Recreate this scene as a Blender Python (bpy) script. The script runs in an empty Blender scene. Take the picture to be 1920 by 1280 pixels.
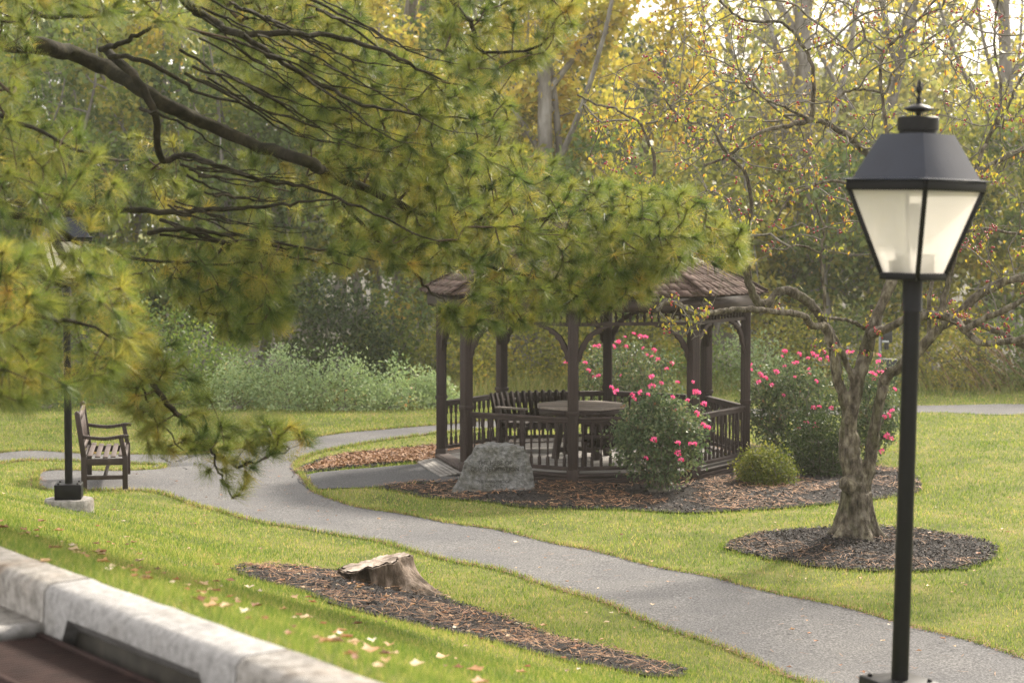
import bpy, bmesh, math, random
import numpy as np
from mathutils import Vector, noise as mnoise
from mathutils.geometry import delaunay_2d_cdt

S = bpy.context.scene
COL = S.collection
rad = math.radians
rng = np.random.default_rng(7)
random.seed(7)

# ------------------------------------------------------------------ camera
CAMZ, PITCH, FPX = 3.4, math.atan(225/3780), 3780.0
cd = bpy.data.cameras.new("camera"); cam = bpy.data.objects.new("camera", cd); COL.objects.link(cam)
cam.location = (0, 0, CAMZ); cam.rotation_euler = (math.pi/2-PITCH, 0, 0)
cd.sensor_width = 36; cd.lens = FPX/1920*36; cd.clip_end = 2000; cd.clip_start = 0.1
cd.dof.use_dof = True; cd.dof.focus_distance = 18.5; cd.dof.aperture_fstop = 2.8; cd.dof.aperture_blades = 7
S.camera = cam
# ------------------------------------------------------------------ light
SUN_AZ, SUN_EL = 34.0, 36.0          # degrees clockwise from +Y, above horizon
w = bpy.data.worlds.new("World"); S.world = w; w.use_nodes = True
nt = w.node_tree; nt.nodes.clear()
sky = nt.nodes.new("ShaderNodeTexSky"); sky.sky_type = 'NISHITA'; sky.sun_disc = False
sky.sun_elevation = rad(SUN_EL); sky.sun_rotation = rad(SUN_AZ); sky.dust_density = 6.0; sky.air_density = 1.0; sky.ozone_density = 1.0
veil = nt.nodes.new("ShaderNodeMix"); veil.data_type = 'RGBA'; veil.inputs[0].default_value = 0.7
veil.inputs[7].default_value = (11.5, 11.0, 10.4, 1)      # thin bright cloud veil over the sky
bg = nt.nodes.new("ShaderNodeBackground"); bg.inputs[1].default_value = 0.102
wo = nt.nodes.new("ShaderNodeOutputWorld")
nt.links.new(sky.outputs[0], veil.inputs[6]); nt.links.new(veil.outputs[2], bg.inputs[0]); nt.links.new(bg.outputs[0], wo.inputs[0])
sl = bpy.data.lights.new("sun", 'SUN'); sl.energy = 4.1; sl.angle = rad(6.0); sl.color = (1.0, 0.91, 0.78)
so = bpy.data.objects.new("sun", sl); COL.objects.link(so)
sd = Vector((math.sin(rad(SUN_AZ))*math.cos(rad(SUN_EL)), math.cos(rad(SUN_AZ))*math.cos(rad(SUN_EL)), math.sin(rad(SUN_EL))))
so.rotation_euler = sd.to_track_quat('Z', 'Y').to_euler()
so.location = (20, 20, 30)
S.view_settings.view_transform = 'Standard'; S.view_settings.look = 'None'
S.view_settings.exposure = 1.18; S.view_settings.gamma = 1
S.cycles.use_denoising = True; S.cycles.sample_clamp_indirect = 4.0; S.cycles.denoising_prefilter = 'NONE'
S.cycles.max_bounces = 8; S.cycles.diffuse_bounces = 4; S.cycles.glossy_bounces = 3
S.cycles.transmission_bounces = 6; S.cycles.transparent_max_bounces = 8; S.cycles.volume_bounces = 1
S.cycles.caustics_reflective = False; S.cycles.caustics_refractive = False

# ------------------------------------------------------------------ helpers: tags
def tag(o, label=None, cat=None, group=None, kind=None):
    if label: o['label'] = label
    if cat: o['category'] = cat
    if group: o['group'] = group
    if kind: o['kind'] = kind
    return o
def empty(name, loc=(0, 0, 0), rz=0, parent=None):
    o = bpy.data.objects.new(name, None); COL.objects.link(o)
    o.location = loc; o.rotation_euler = (0, 0, rz); o.empty_display_size = .1
    if parent: o.parent = parent
    return o
def copy_tree(o, parent=None):
    c = o.copy(); COL.objects.link(c)
    if parent: c.parent = parent
    for ch in list(o.children): copy_tree(ch, c)
    return c

# ------------------------------------------------------------------ helpers: meshes
class Geo:
    def __init__(s): s.v = []; s.f = {}; s.n = 0; s.a = []
    def add(s, V, F, var=0.5):
        V = np.asarray(V, float).reshape(-1, 3); s.v.append(V)
        if not isinstance(F, (list, tuple)) or (len(F) and not isinstance(F[0], np.ndarray)):
            d = {}
            for f in F: d.setdefault(len(f), []).append(list(f))
            F = [np.array(x, int) for x in d.values()]
        for f in F: s.f.setdefault(f.shape[1], []).append(f+s.n)
        s.a.append(np.broadcast_to(np.asarray(var, float), (len(V),)))
        s.n += len(V); return s
    def box(s, c, d, rz=0, M=None, var=0.5):
        x, y, z = d[0]/2, d[1]/2, d[2]/2
        V = np.array([(-x,-y,-z),(x,-y,-z),(x,y,-z),(-x,y,-z),(-x,-y,z),(x,-y,z),(x,y,z),(-x,y,z)])
        if rz: V = V@rotz(rz).T
        V = V+np.array(c)
        if M is not None: V = V@M[:3,:3].T+M[:3,3]
        return s.add(V, [(0,3,2,1),(4,5,6,7),(0,1,5,4),(1,2,6,5),(2,3,7,6),(3,0,4,7)], var)
    def beam(s, a, b, w, h, var=0.5, up=(0,0,1)):
        a = np.array(a, float); b = np.array(b, float); t = b-a; t /= np.linalg.norm(t)
        u = np.array(up, float); sx = np.cross(t, u); sx /= np.linalg.norm(sx); uz = np.cross(sx, t)
        V = [p+i*sx*w/2+j*uz*h/2 for p in (a, b) for i, j in ((-1,-1),(1,-1),(1,1),(-1,1))]
        return s.add(V, [(0,1,2,3),(7,6,5,4),(0,4,5,1),(1,5,6,2),(2,6,7,3),(3,7,4,0)], var)
    def lathe(s, prof, n=12, c=(0,0,0), var=0.5, cap=True):
        A = np.arange(n)/n*2*np.pi; V = []; F = []
        for r, z in prof: V += [(c[0]+r*math.cos(a), c[1]+r*math.sin(a), c[2]+z) for a in A]
        for i in range(len(prof)-1):
            for k in range(n): F.append((i*n+k, i*n+(k+1)%n, (i+1)*n+(k+1)%n, (i+1)*n+k))
        if cap: F += [tuple(range(n-1,-1,-1)), tuple((len(prof)-1)*n+k for k in range(n))]
        return s.add(V, F, var)
    def prism(s, poly, y0, y1, M=None, var=.5):     # poly in local xz, extruded along y
        n = len(poly); V = [(p[0], y, p[1]) for y in (y0, y1) for p in poly]
        V = np.array(V)
        if M is not None: V = V@M[:3,:3].T+M[:3,3]
        F = [tuple(range(n)), tuple(range(2*n-1, n-1, -1))]+[(k, k+n, (k+1)%n+n, (k+1)%n) for k in range(n)]
        return s.add(V, F, var)
    def tube(s, P, R, n=8, var=.5, bump=0, bs=6.0, cap=True):
        P = np.asarray(P, float); m = len(P); T = np.gradient(P, axis=0); T /= np.linalg.norm(T, axis=1)[:, None]+1e-9
        ref = np.array([0.3, 0.2, 1.0]) if abs(T[0][2]) < .8 else np.array([1., .1, 0]); V = []
        u = np.cross(T[0], ref); u /= np.linalg.norm(u); A = np.arange(n)/n*2*np.pi
        for i in range(m):
            u = u-T[i]*np.dot(u, T[i]); u /= np.linalg.norm(u)+1e-9; v = np.cross(T[i], u)
            ring = np.cos(A)[:, None]*u+np.sin(A)[:, None]*v
            r = np.full(n, R[i])
            if bump:
                r = np.array([R[i]*(1+bump*mnoise.noise(Vector(P[i]*bs+q*R[i]*bs*2))+bump*.6*mnoise.noise(Vector(P[i]*bs*.8+q*14))) for q in ring])
            V.append(P[i]+ring*r[:, None])
        V = np.concatenate(V); F = []
        for i in range(m-1):
            for k in range(n): F.append((i*n+k, i*n+(k+1)%n, (i+1)*n+(k+1)%n, (i+1)*n+k))
        if cap: F += [tuple(range(n-1,-1,-1)), tuple((m-1)*n+k for k in range(n))]
        return s.add(V, F, var)
    def frusta(s, A, B, ra, rb, n=4, var=.5):
        A, B = np.asarray(A), np.asarray(B); N = len(A)
        if N == 0: return s
        T = B-A; T /= np.linalg.norm(T, axis=1)[:, None]+1e-9
        u = np.cross(T, np.array([.31, .95, .07])); u /= np.linalg.norm(u, axis=1)[:, None]+1e-9; v = np.cross(T, u)
        a = np.arange(n)/n*2*np.pi
        ring = np.cos(a)[None, :, None]*u[:, None]+np.sin(a)[None, :, None]*v[:, None]
        V = np.concatenate([A[:, None]+ring*np.asarray(ra)[:, None, None], B[:, None]+ring*np.asarray(rb)[:, None, None]], 1).reshape(-1, 3)
        base = (np.arange(N)*2*n)[:, None]; k = np.arange(n)
        q = np.stack([k, (k+1) % n, (k+1) % n+n, k+n], 1)
        F = (base[:, :, None]+q[None]).reshape(-1, 4)
        return s.add(V, [F], np.repeat(np.broadcast_to(var, (N,)), 2*n))
    def build(s, name, mat, parent=None, smooth=None, bevel=0, loc=None):
        me = bpy.data.meshes.new(name)
        V = np.concatenate(s.v).astype(np.float32); me.vertices.add(len(V)); me.vertices.foreach_set("co", V.ravel())
        L, T = [], []
        for k, fs in s.f.items():
            f = np.concatenate(fs); L.append(f.ravel()); T.append(np.full(len(f), k))
        L = np.concatenate(L).astype(np.int32); T = np.concatenate(T).astype(np.int32)
        me.loops.add(len(L)); me.loops.foreach_set("vertex_index", L)
        me.polygons.add(len(T)); st = np.concatenate([[0], np.cumsum(T)[:-1]]).astype(np.int32)
        me.polygons.foreach_set("loop_start", st)
        me.update(calc_edges=True)
        at = me.attributes.new("var", 'FLOAT', 'POINT'); at.data.foreach_set("value", np.concatenate(s.a).astype(np.float32))
        if smooth is not None:
            me.shade_smooth()
            if smooth < 180: me.set_sharp_from_angle(angle=rad(smooth))
        me.materials.append(mat)
        o = bpy.data.objects.new(name, me); COL.objects.link(o)
        if parent: o.parent = parent
        if loc is not None: o.location = loc
        if bevel:
            m = o.modifiers.new("bevel", 'BEVEL'); m.width = bevel; m.segments = 2; m.limit_method = 'ANGLE'; m.angle_limit = rad(40)
        return o
def rotz(a): c, s = math.cos(a), math.sin(a); return np.array([(c,-s,0),(s,c,0),(0,0,1)])
def mat4(R, t): M = np.eye(4); M[:3,:3] = R; M[:3,3] = t; return M
def catmull(P, k=6):
    P = np.asarray(P, float); out = []
    Q = np.vstack([2*P[0]-P[1], P, 2*P[-1]-P[-2]])
    for i in range(1, len(Q)-2):
        for t in np.arange(k)/k:
            a, b, c, d = Q[i-1], Q[i], Q[i+1], Q[i+2]
            out.append(.5*(2*b+(c-a)*t+(2*a-5*b+4*c-d)*t*t+(3*b-a-3*c+d)*t**3))
    out.append(P[-1]); return np.array(out)
def rand_dirs(n):
    d = rng.normal(size=(n, 3)); return d/np.linalg.norm(d, axis=1)[:, None]
def leaves(g, C, L, W, D=None, var=None, fold=.0):
    """rhombic leaves: centre C, length L, width W, length direction D"""
    n = len(C)
    if n == 0: return
    if D is None: D = rand_dirs(n)
    D = D/(np.linalg.norm(D, axis=1)[:, None]+1e-9)
    N = rand_dirs(n); s = np.cross(D, N); s /= np.linalg.norm(s, axis=1)[:, None]+1e-9
    up = np.cross(s, D)
    L = np.broadcast_to(L, (n,))[:, None]; W = np.broadcast_to(W, (n,))[:, None]
    V = np.stack([C-D*L*.5, C+s*W*.5-D*L*.05+up*W*fold, C+D*L*.5, C-s*W*.5-D*L*.05+up*W*fold], 1).reshape(-1, 3)
    F = np.arange(n*4).reshape(-1, 4)
    if var is None: var = rng.random(n)
    g.add(V, [F], np.repeat(var, 4))

# ------------------------------------------------------------------ helpers: materials
def nodes_of(name):
    m = bpy.data.materials.new(name); m.use_nodes = True; t = m.node_tree; t.nodes.clear()
    o = t.nodes.new("ShaderNodeOutputMaterial"); b = t.nodes.new("ShaderNodeBsdfPrincipled")
    t.links.new(b.outputs[0], o.inputs[0]); return m, t, b, o
def ramp(t, stops, src):
    r = t.nodes.new("ShaderNodeValToRGB"); e = r.color_ramp.elements
    while len(e) > 1: e.remove(e[-1])
    e[0].position = stops[0][0]; e[0].color = (*stops[0][1], 1)
    for p, c in stops[1:]: x = e.new(p); x.color = (*c, 1)
    t.links.new(src, r.inputs[0]); return r
def coords(t, stretch=(1,1,1), kind='Object'):
    tc = t.nodes.new("ShaderNodeTexCoord"); mp = t.nodes.new("ShaderNodeMapping"); mp.inputs[3].default_value = stretch
    t.links.new(tc.outputs[kind], mp.inputs[0]); return mp.outputs[0]
def noise_n(t, vec, scale, detail=6, rough=.6):
    n = t.nodes.new("ShaderNodeTexNoise"); n.inputs['Scale'].default_value = scale; n.inputs['Detail'].default_value = detail
    n.inputs['Roughness'].default_value = rough; t.links.new(vec, n.inputs[0]); return n.outputs[0]
def bumpn(t, h, strength, dist, prev=None):
    b = t.nodes.new("ShaderNodeBump"); b.inputs['Strength'].default_value = strength; b.inputs['Distance'].default_value = dist
    t.links.new(h, b.inputs['Height'])
    if prev: t.links.new(prev, b.inputs['Normal'])
    return b.outputs[0]
def mixc(t, fac, a, b, mode='MIX'):
    m = t.nodes.new("ShaderNodeMix"); m.data_type = 'RGBA'; m.blend_type = mode
    for i, x in ((0, fac), (6, a), (7, b)):
        if isinstance(x, (int, float)): m.inputs[i].default_value = x
        elif isinstance(x, tuple): m.inputs[i].default_value = (*x, 1)
        else: t.links.new(x, m.inputs[i])
    return m.outputs[2]
def surf(name, stops, scale=8, detail=8, rough=.7, bump=.3, bd=.01, bscale=None, stretch=(1,1,1), stops2=None, scale2=1.0, fac2=.5, varmix=0, metallic=0, spec=.4, kind='Object', coat=0):
    m, t, b, o = nodes_of(name); v = coords(t, stretch, kind)
    n = noise_n(t, v, scale, detail); c = ramp(t, stops, n).outputs[0]
    if stops2:
        n2 = noise_n(t, v, scale2, 4); c2 = ramp(t, stops2, n2).outputs[0]; c = mixc(t, fac2, c, c2, 'MULTIPLY')
    if varmix:
        a = t.nodes.new("ShaderNodeAttribute"); a.attribute_name = "var"
        k = 1-varmix
        r = ramp(t, [(0, (k, k, k)), (1, (1+varmix*.6,)*3)], a.outputs['Fac']); c = mixc(t, 1.0, c, r.outputs[0], 'MULTIPLY')
    t.links.new(c, b.inputs['Base Color']); b.inputs['Roughness'].default_value = rough
    b.inputs['Metallic'].default_value = metallic; b.inputs['Specular IOR Level'].default_value = spec
    if coat: b.inputs['Coat Weight'].default_value = coat
    if bump:
        n3 = noise_n(t, v, bscale or scale*2.5, 8, .65)
        t.links.new(bumpn(t, n3, bump, bd), b.inputs['Normal'])
    return m
def leafmat(name, stops, transl=.45, rough=.45, spec=.35, patch=None, tint=1.15):
    m, t, b, o = nodes_of(name)
    a = t.nodes.new("ShaderNodeAttribute"); a.attribute_name = "var"
    src = a.outputs['Fac']
    if patch:
        sc, amt = patch; tc = t.nodes.new("ShaderNodeTexCoord"); n = noise_n(t, tc.outputs['Object'], sc, 3)
        ma = t.nodes.new("ShaderNodeMath"); ma.operation = 'MULTIPLY_ADD'; ma.inputs[1].default_value = amt; t.links.new(n, ma.inputs[0])
        mb = t.nodes.new("ShaderNodeMath"); mb.operation = 'SUBTRACT'; mb.inputs[1].default_value = amt*.5
        t.links.new(src, ma.inputs[2]); t.links.new(ma.outputs[0], mb.inputs[0]); src = mb.outputs[0]
    c = ramp(t, stops, src).outputs[0]
    t.links.new(c, b.inputs['Base Color']); b.inputs['Roughness'].default_value = rough; b.inputs['Specular IOR Level'].default_value = spec
    tr = t.nodes.new("ShaderNodeBsdfTranslucent")
    t.links.new(mixc(t, 1.0, c, (tint, tint, tint*(1.0 if 'petal' in name else .75)), 'MULTIPLY'), tr.inputs[0])
    mx = t.nodes.new("ShaderNodeMixShader"); mx.inputs[0].default_value = transl
    t.links.new(b.outputs[0], mx.inputs[1]); t.links.new(tr.outputs[0], mx.inputs[2]); t.links.new(mx.outputs[0], o.inputs[0])
    return m

M = {}
M['lawn'] = surf('lawn_soil', [(.3,(.06,.075,.018)),(.5,(.12,.13,.035)),(.7,(.20,.17,.065))], 1.2, 10, .95, .6, .02, 30, stops2=[(.35,(.75,.8,.7)),(.65,(1.1,1.05,1))], scale2=9, fac2=.8, spec=.1)
M['asphalt'] = surf('asphalt_path', [(.36,(.05,.05,.051)),(.5,(.105,.103,.102)),(.64,(.20,.196,.192))], 55, 6, .9, .6, .006, 90, stops2=[(.3,(.72,.72,.75)),(.7,(1.05,1.03,1))], scale2=.9, fac2=.9, spec=.25)
M['asphalt_dark'] = surf('asphalt_dark', [(.36,(.028,.028,.03)),(.5,(.06,.06,.062)),(.66,(.13,.13,.13))], 55, 6, .9, .6, .006, 90, stops2=[(.3,(.8,.8,.82)),(.7,(1.1,1.1,1.1))], scale2=1.5, fac2=.9, spec=.25)
M['concrete'] = surf('kerb_concrete', [(.3,(.17,.165,.16)),(.5,(.26,.252,.243)),(.7,(.34,.33,.32))], 26, 8, .9, .5, .01, 60, stops2=[(.32,(.68,.66,.62)),(.5,(1,1,1)),(.7,(1.05,1.05,1.05))], scale2=3, fac2=.8, spec=.2)
M['concrete_stain'] = surf('kerb_concrete_stained', [(.3,(.12,.112,.10)),(.5,(.235,.222,.205)),(.7,(.34,.325,.305))], 20, 9, .92, .6, .012, 50, stops2=[(.30,(.62,.48,.36)),(.44,(1,.98,.95)),(.7,(1.05,1.05,1.05))], scale2=2.2, fac2=.85, spec=.2)
M['mulch'] = surf('mulch_bed', [(.35,(.010,.009,.009)),(.55,(.03,.026,.024)),(.72,(.08,.055,.04))], 40, 8, .95, 1.0, .03, 60, spec=.15)
M['wood_dark'] = surf('stained_wood', [(.3,(.020,.0125,.011)),(.55,(.034,.021,.0185)),(.75,(.055,.036,.031))], 10, 8, .66, .35, .004, 40, stretch=(1,1,.15), varmix=.25, spec=.35)
M['wood_h'] = surf('stained_wood_boards', [(.3,(.021,.0135,.012)),(.55,(.038,.0245,.022)),(.75,(.066,.046,.040))], 10, 8, .68, .35, .004, 40, stretch=(.4,.4,1.4), varmix=.25, spec=.35)
M['rail_top'] = surf('weathered_rail', [(.3,(.10,.08,.07)),(.55,(.17,.145,.125)),(.75,(.26,.23,.20))], 12, 8, .7, .3, .003, 40, spec=.3)
M['bench_in'] = surf('shaded_bench_wood', [(.3,(.010,.007,.006)),(.7,(.026,.017,.015))], 10, 6, .8, .2, .003, 40, spec=.1)  # darker copy of the stained wood, shade on the slats put into its colour
M['slat'] = surf('faded_slats', [(.3,(.07,.05,.045)),(.55,(.12,.092,.082)),(.75,(.18,.15,.135))], 12, 8, .7, .3, .003, 40, spec=.3, varmix=.2)
M['deck'] = surf('grey_deck', [(.3,(.12,.11,.10)),(.55,(.21,.195,.18)),(.75,(.29,.275,.26))], 9, 8, .75, .3, .004, 40, stretch=(.3,1,1), varmix=.25)
M['table'] = surf('weathered_table_wood', [(.3,(.15,.12,.10)),(.55,(.25,.21,.18)),(.75,(.34,.30,.26))], 9, 8, .7, .3, .003, 40, stretch=(.3,1,1), varmix=.3)
M['shingle'] = surf('cedar_shingle', [(.3,(.040,.025,.020)),(.55,(.074,.050,.042)),(.75,(.125,.093,.080))], 9, 9, .95, .6, .006, 50, spec=.1, varmix=.3, stops2=[(.33,(.65,.75,.45)),(.45,(1,1,1)),(.8,(1.05,1,1))], scale2=6, fac2=.8)
M['bark_crab'] = surf('crab_bark', [(.34,(.032,.026,.019)),(.48,(.10,.082,.063)),(.64,(.20,.175,.14))], 20, 10, .9, 1.0, .05, 34, stretch=(1,1,.42), stops2=[(.36,(.60,.68,.42)),(.5,(1,1,1)),(.62,(1.5,1.55,1.35))], scale2=7, fac2=.8, spec=.2)
M['bark_pine'] = surf('pine_bark', [(.3,(.010,.009,.005)),(.5,(.024,.020,.012)),(.7,(.055,.045,.026))], 14, 8, .92, .8, .012, 30, stops2=[(.42,(.75,.85,.45)),(.6,(1,1,1))], scale2=7, fac2=.8, spec=.2)
M['twig_pine'] = surf('pine_twig', [(.3,(.035,.024,.016)),(.7,(.10,.070,.045))], 20, 4, .9, 0, spec=.2)
M['twig_crab'] = surf('crab_twig', [(.3,(.075,.066,.052)),(.7,(.20,.185,.15))], 20, 4, .9, 0, spec=.2)
M['bark_far'] = surf('forest_bark', [(.3,(.10,.09,.08)),(.5,(.19,.175,.16)),(.7,(.30,.285,.27))], 5, 8, .95, .8, .03, 14, stretch=(1,1,.3), spec=.1)  # pale grey bark, lightened so the colour carries some distance haze
M['stone'] = surf('grey_boulder', [(.32,(.085,.085,.082)),(.5,(.15,.15,.146)),(.68,(.25,.25,.25))], 22, 12, .88, 1.0, .05, 16, stops2=[(.36,(.75,.73,.62)),(.55,(1,1,1)),(.75,(1.15,1.15,1.17))], scale2=5, fac2=.8, spec=.3)
M['engrave'] = surf('engraved_letters', [(.3,(.03,.03,.028)),(.7,(.05,.05,.047))], 20, 4, .95, 0)
M['stump_side'] = surf('stump_wood_side', [(.3,(.020,.014,.010)),(.48,(.09,.065,.045)),(.62,(.26,.20,.155)),(.75,(.44,.38,.32))], 8, 10, .9, 1.0, .03, 24, stretch=(1,1,.25), spec=.2)
M['stump_top'] = surf('stump_cut_top', [(.3,(.17,.125,.095)),(.5,(.36,.29,.235)),(.7,(.55,.48,.41))], 9, 10, .9, .8, .012, 30, spec=.2)
M['black'] = surf('black_painted_metal', [(.3,(.0035,.0035,.0045)),(.7,(.007,.007,.0085))], 6, 6, .45, .25, .002, 40, spec=.16)
M['black_roof'] = surf('weathered_black_metal', [(.3,(.013,.016,.026)),(.62,(.019,.023,.036)),(.70,(.038,.042,.055))], 5, 8, .5, .3, .002, 30, spec=.25)
M['grate'] = surf('rusty_grate_iron', [(.3,(.016,.009,.008)),(.7,(.036,.020,.017))], 12, 6, .8, .3, .003, 40, spec=.1)
M['darkhole'] = surf('inlet_shade_dark', [(.3,(.02,.018,.014)),(.7,(.06,.052,.04))], 8, 6, .9, .3)  # shade of the inlet recess put into a dark colour
M['blackplastic'] = surf('black_plastic', [(.3,(.012,.013,.016)),(.7,(.022,.024,.03))], 8, 4, .5, 0)
M['galv'] = surf('galvanised_post', [(.3,(.14,.145,.155)),(.7,(.20,.205,.215))], 12, 4, .45, 0, metallic=.6)
M['white'] = surf('white_card', [(.3,(.4,.42,.46)),(.7,(.45,.46,.5))], 12, 4, .5, 0)
M['needle'] = leafmat('pine_needles', [(0,(.035,.068,.018)),(.35,(.105,.155,.034)),(.65,(.235,.25,.052)),(.88,(.42,.34,.075)),(1,(.54,.34,.08))], .5, .42, .4, patch=(.9,.45))
M['needle_dark'] = leafmat('dark_evergreen', [(0,(.020,.040,.018)),(.5,(.045,.075,.03)),(1,(.09,.12,.045))], .3)
M['grass'] = leafmat('grass_blades', [(0,(.066,.125,.022)),(.3,(.150,.225,.040)),(.6,(.28,.32,.072)),(.82,(.45,.41,.14)),(1,(.50,.37,.19))], .42, .5, .25, patch=(.75,1.0))
M['tallgrass'] = leafmat('tall_dry_grass', [(0,(.10,.14,.03)),(.5,(.19,.21,.06)),(1,(.28,.24,.10))], .35, .6, .2, patch=(.4,.5))
M['crableaf'] = leafmat('crab_leaves', [(0,(.17,.22,.04)),(.35,(.34,.34,.05)),(.65,(.54,.40,.05)),(.82,(.55,.25,.04)),(.94,(.34,.11,.03)),(1,(.15,.06,.03))], .5, .45)
M['rose_leaf'] = leafmat('rose_leaves', [(0,(.030,.058,.026)),(.5,(.085,.13,.06)),(.85,(.22,.25,.13)),(1,(.28,.11,.08))], .38, .5, .25)
M['rose_bloom'] = leafmat('rose_petals', [(0,(.70,.025,.13)),(.5,(.84,.07,.24)),(1,(.88,.20,.42))], .3, .5, .3)
M['box_leaf'] = leafmat('boxwood_leaves', [(0,(.035,.060,.010)),(.5,(.12,.145,.024)),(1,(.30,.28,.05))], .4, .55, .25)
M['dark_leaf'] = leafmat('dark_shrub_leaves', [(0,(.014,.028,.010)),(.6,(.040,.065,.020)),(1,(.10,.13,.035))], .3, .55, .2)
M['vine_leaf'] = leafmat('thicket_leaves', [(0,(.05,.095,.022)),(.5,(.13,.20,.045)),(.85,(.25,.30,.06)),(1,(.42,.36,.07))], .45, patch=(.5,.6))
M['pale_leaf'] = leafmat('pale_shrub_leaves', [(0,(.13,.21,.09)),(.5,(.28,.37,.18)),(.93,(.45,.52,.28)),(1,(.60,.28,.07))], .4, patch=(.7,.4))
M['olive_leaf'] = leafmat('olive_leaves', [(0,(.10,.12,.03)),(.45,(.24,.25,.055)),(.8,(.43,.37,.07)),(1,(.52,.33,.07))], .5, patch=(.35,.8))
M['yellow_leaf'] = leafmat('yellow_leaves', [(0,(.20,.23,.05)),(.4,(.40,.36,.075)),(.8,(.60,.46,.09)),(1,(.56,.32,.08))], .5, patch=(.4,.4))
M['green_leaf'] = leafmat('wood_leaves', [(0,(.045,.08,.026)),(.5,(.125,.18,.048)),(.85,(.27,.28,.065)),(1,(.42,.33,.07))], .5, patch=(.3,.7))
M['grey_leaf'] = leafmat('greygreen_leaves', [(0,(.12,.15,.06)),(.6,(.26,.27,.10)),(1,(.46,.38,.12))], .5, patch=(.3,.5))
M['brush'] = leafmat('russet_brush', [(0,(.08,.05,.025)),(.6,(.15,.085,.045)),(1,(.24,.15,.085))], .3)
M['litter'] = leafmat('fallen_leaf', [(0,(.12,.05,.02)),(.35,(.28,.11,.04)),(.65,(.38,.22,.10)),(.9,(.48,.36,.22)),(1,(.58,.50,.38))], .15, .6)
M['straw'] = leafmat('pine_straw', [(0,(.09,.038,.016)),(.5,(.24,.11,.045)),(1,(.40,.24,.13))], .1, .7)
M['chips'] = leafmat('bark_chips', [(0,(.010,.009,.009)),(.7,(.026,.022,.021)),(.9,(.07,.048,.038)),(1,(.22,.15,.11))], .05, .8)
M['berry'] = surf('red_berries', [(.3,(.18,.008,.015)),(.7,(.36,.015,.03))], 30, 2, .3, 0, spec=.5)
m, t, b, o = nodes_of('frosted_pane')
b.inputs['Base Color'].default_value = (.90, .87, .84, 1); b.inputs['Roughness'].default_value = .35
tr = t.nodes.new("ShaderNodeBsdfTranslucent"); tr.inputs[0].default_value = (1.0, .97, .94, 1)
tp = t.nodes.new("ShaderNodeBsdfTransparent"); tp.inputs[0].default_value = (.97, .95, .92, 1)
x1 = t.nodes.new("ShaderNodeMixShader"); x1.inputs[0].default_value = .80; x2 = t.nodes.new("ShaderNodeMixShader"); x2.inputs[0].default_value = .30
t.links.new(b.outputs[0], x1.inputs[1]); t.links.new(tr.outputs[0], x1.inputs[2]); t.links.new(x1.outputs[0], x2.inputs[1]); t.links.new(tp.outputs[0], x2.inputs[2]); t.links.new(x2.outputs[0], o.inputs[0])
M['pane'] = m
M['lampinner'] = surf('lamp_socket', [(.3,(.35,.33,.30)),(.7,(.42,.40,.36))], 5, 2, .5, 0)

# ------------------------------------------------------------------ terrain
KD = np.array([1.83, -2.60])/3.18; KN = np.array([.818, .575]); KP = np.array([-.43, 6.3])     # kerb line: direction, normal (towards lawn), point
_s = np.array([-60, -.25, .0, .3, 1, 2, 3, 3.7, 5, 6, 7, 8, 10, 12, 400.]); _h = np.array([1.93, 1.93, 1.93, 1.86, 1.60, 1.26, .94, .73, .37, .15, .05, .02, .0, 0, 0])
_ss = np.linspace(-5, 20, 1001); _hh = np.interp(_ss, _s, _h); _k = np.hanning(25); _k /= _k.sum()
_hs = np.convolve(np.pad(_hh, 12, mode='edge'), _k, 'valid')
CRAB = np.array([3.75, 22.0])
def gz(x, y):
    x = np.asarray(x, float); y = np.asarray(y, float)
    s = (x-KP[0])*KN[0]+(y-KP[1])*KN[1]
    h = np.interp(s, _ss, _hs)
    lot = s < -.02
    u = np.clip((s-.5)/3, 0, 1)
    h = h+u*(.012*np.sin(x*1.7+y*.6)*np.sin(y*.9-x*.5)+.012*np.sin(x*3.1-y*2.2))
    h = h+.13*np.exp(-(((x-CRAB[0])/1.25)**2+((y-CRAB[1]+.1)/1.3)**2))
    return np.where(lot, 1.52, h)
def ray(px, py):
    dx, dz = (px-960)/FPX, -(py-640)/FPX
    c, s = math.cos(PITCH), math.sin(PITCH)
    return np.array([dx, c+dz*s, -s+dz*c])
def P3(px, py, Y):
    d = ray(px, py); t = Y/d[1]; return np.array([d[0]*t, Y, CAMZ+d[2]*t])
def onground(px, py):
    d = ray(px, py); lo, hi = 3.0, 140.0
    f = lambda t: CAMZ+d[2]*t-float(gz(d[0]*t, d[1]*t))
    ts = np.concatenate([np.arange(3, 45, .1), np.arange(45, 200, 1)])
    v = [CAMZ+d[2]*t for t in ts]; G = gz(d[0]*ts, d[1]*ts); k = np.argmax(np.array(v) < G); lo, hi = ts[max(k-1, 0)], ts[k]
    for _ in range(20):
        m_ = (lo+hi)/2
        if f(m_) > 0: lo = m_
        else: hi = m_
    t = hi; return np.array([d[0]*t, d[1]*t])
def inpoly(X, Y, poly):
    poly = np.asarray(poly); r = np.zeros(len(X), bool); n = len(poly); j = n-1
    for i in range(n):
        xi, yi = poly[i]; xj, yj = poly[j]
        c = ((yi > Y) != (yj > Y)) & (X < (xj-xi)*(Y-yi)/(yj-yi+1e-12)+xi); r ^= c; j = i
    return r
def smoothpoly(pts, k=5): 
    P = np.asarray(pts, float); n = len(P); out = []
    for i in range(n):
        a, b, c, d = P[i-1], P[i], P[(i+1) % n], P[(i+2) % n]
        for t in np.arange(k)/k: out.append(.5*(2*b+(c-a)*t+(2*a-5*b+4*c-d)*t*t+(3*b-a-3*c+d)*t**3))
    return np.array(out)
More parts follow.
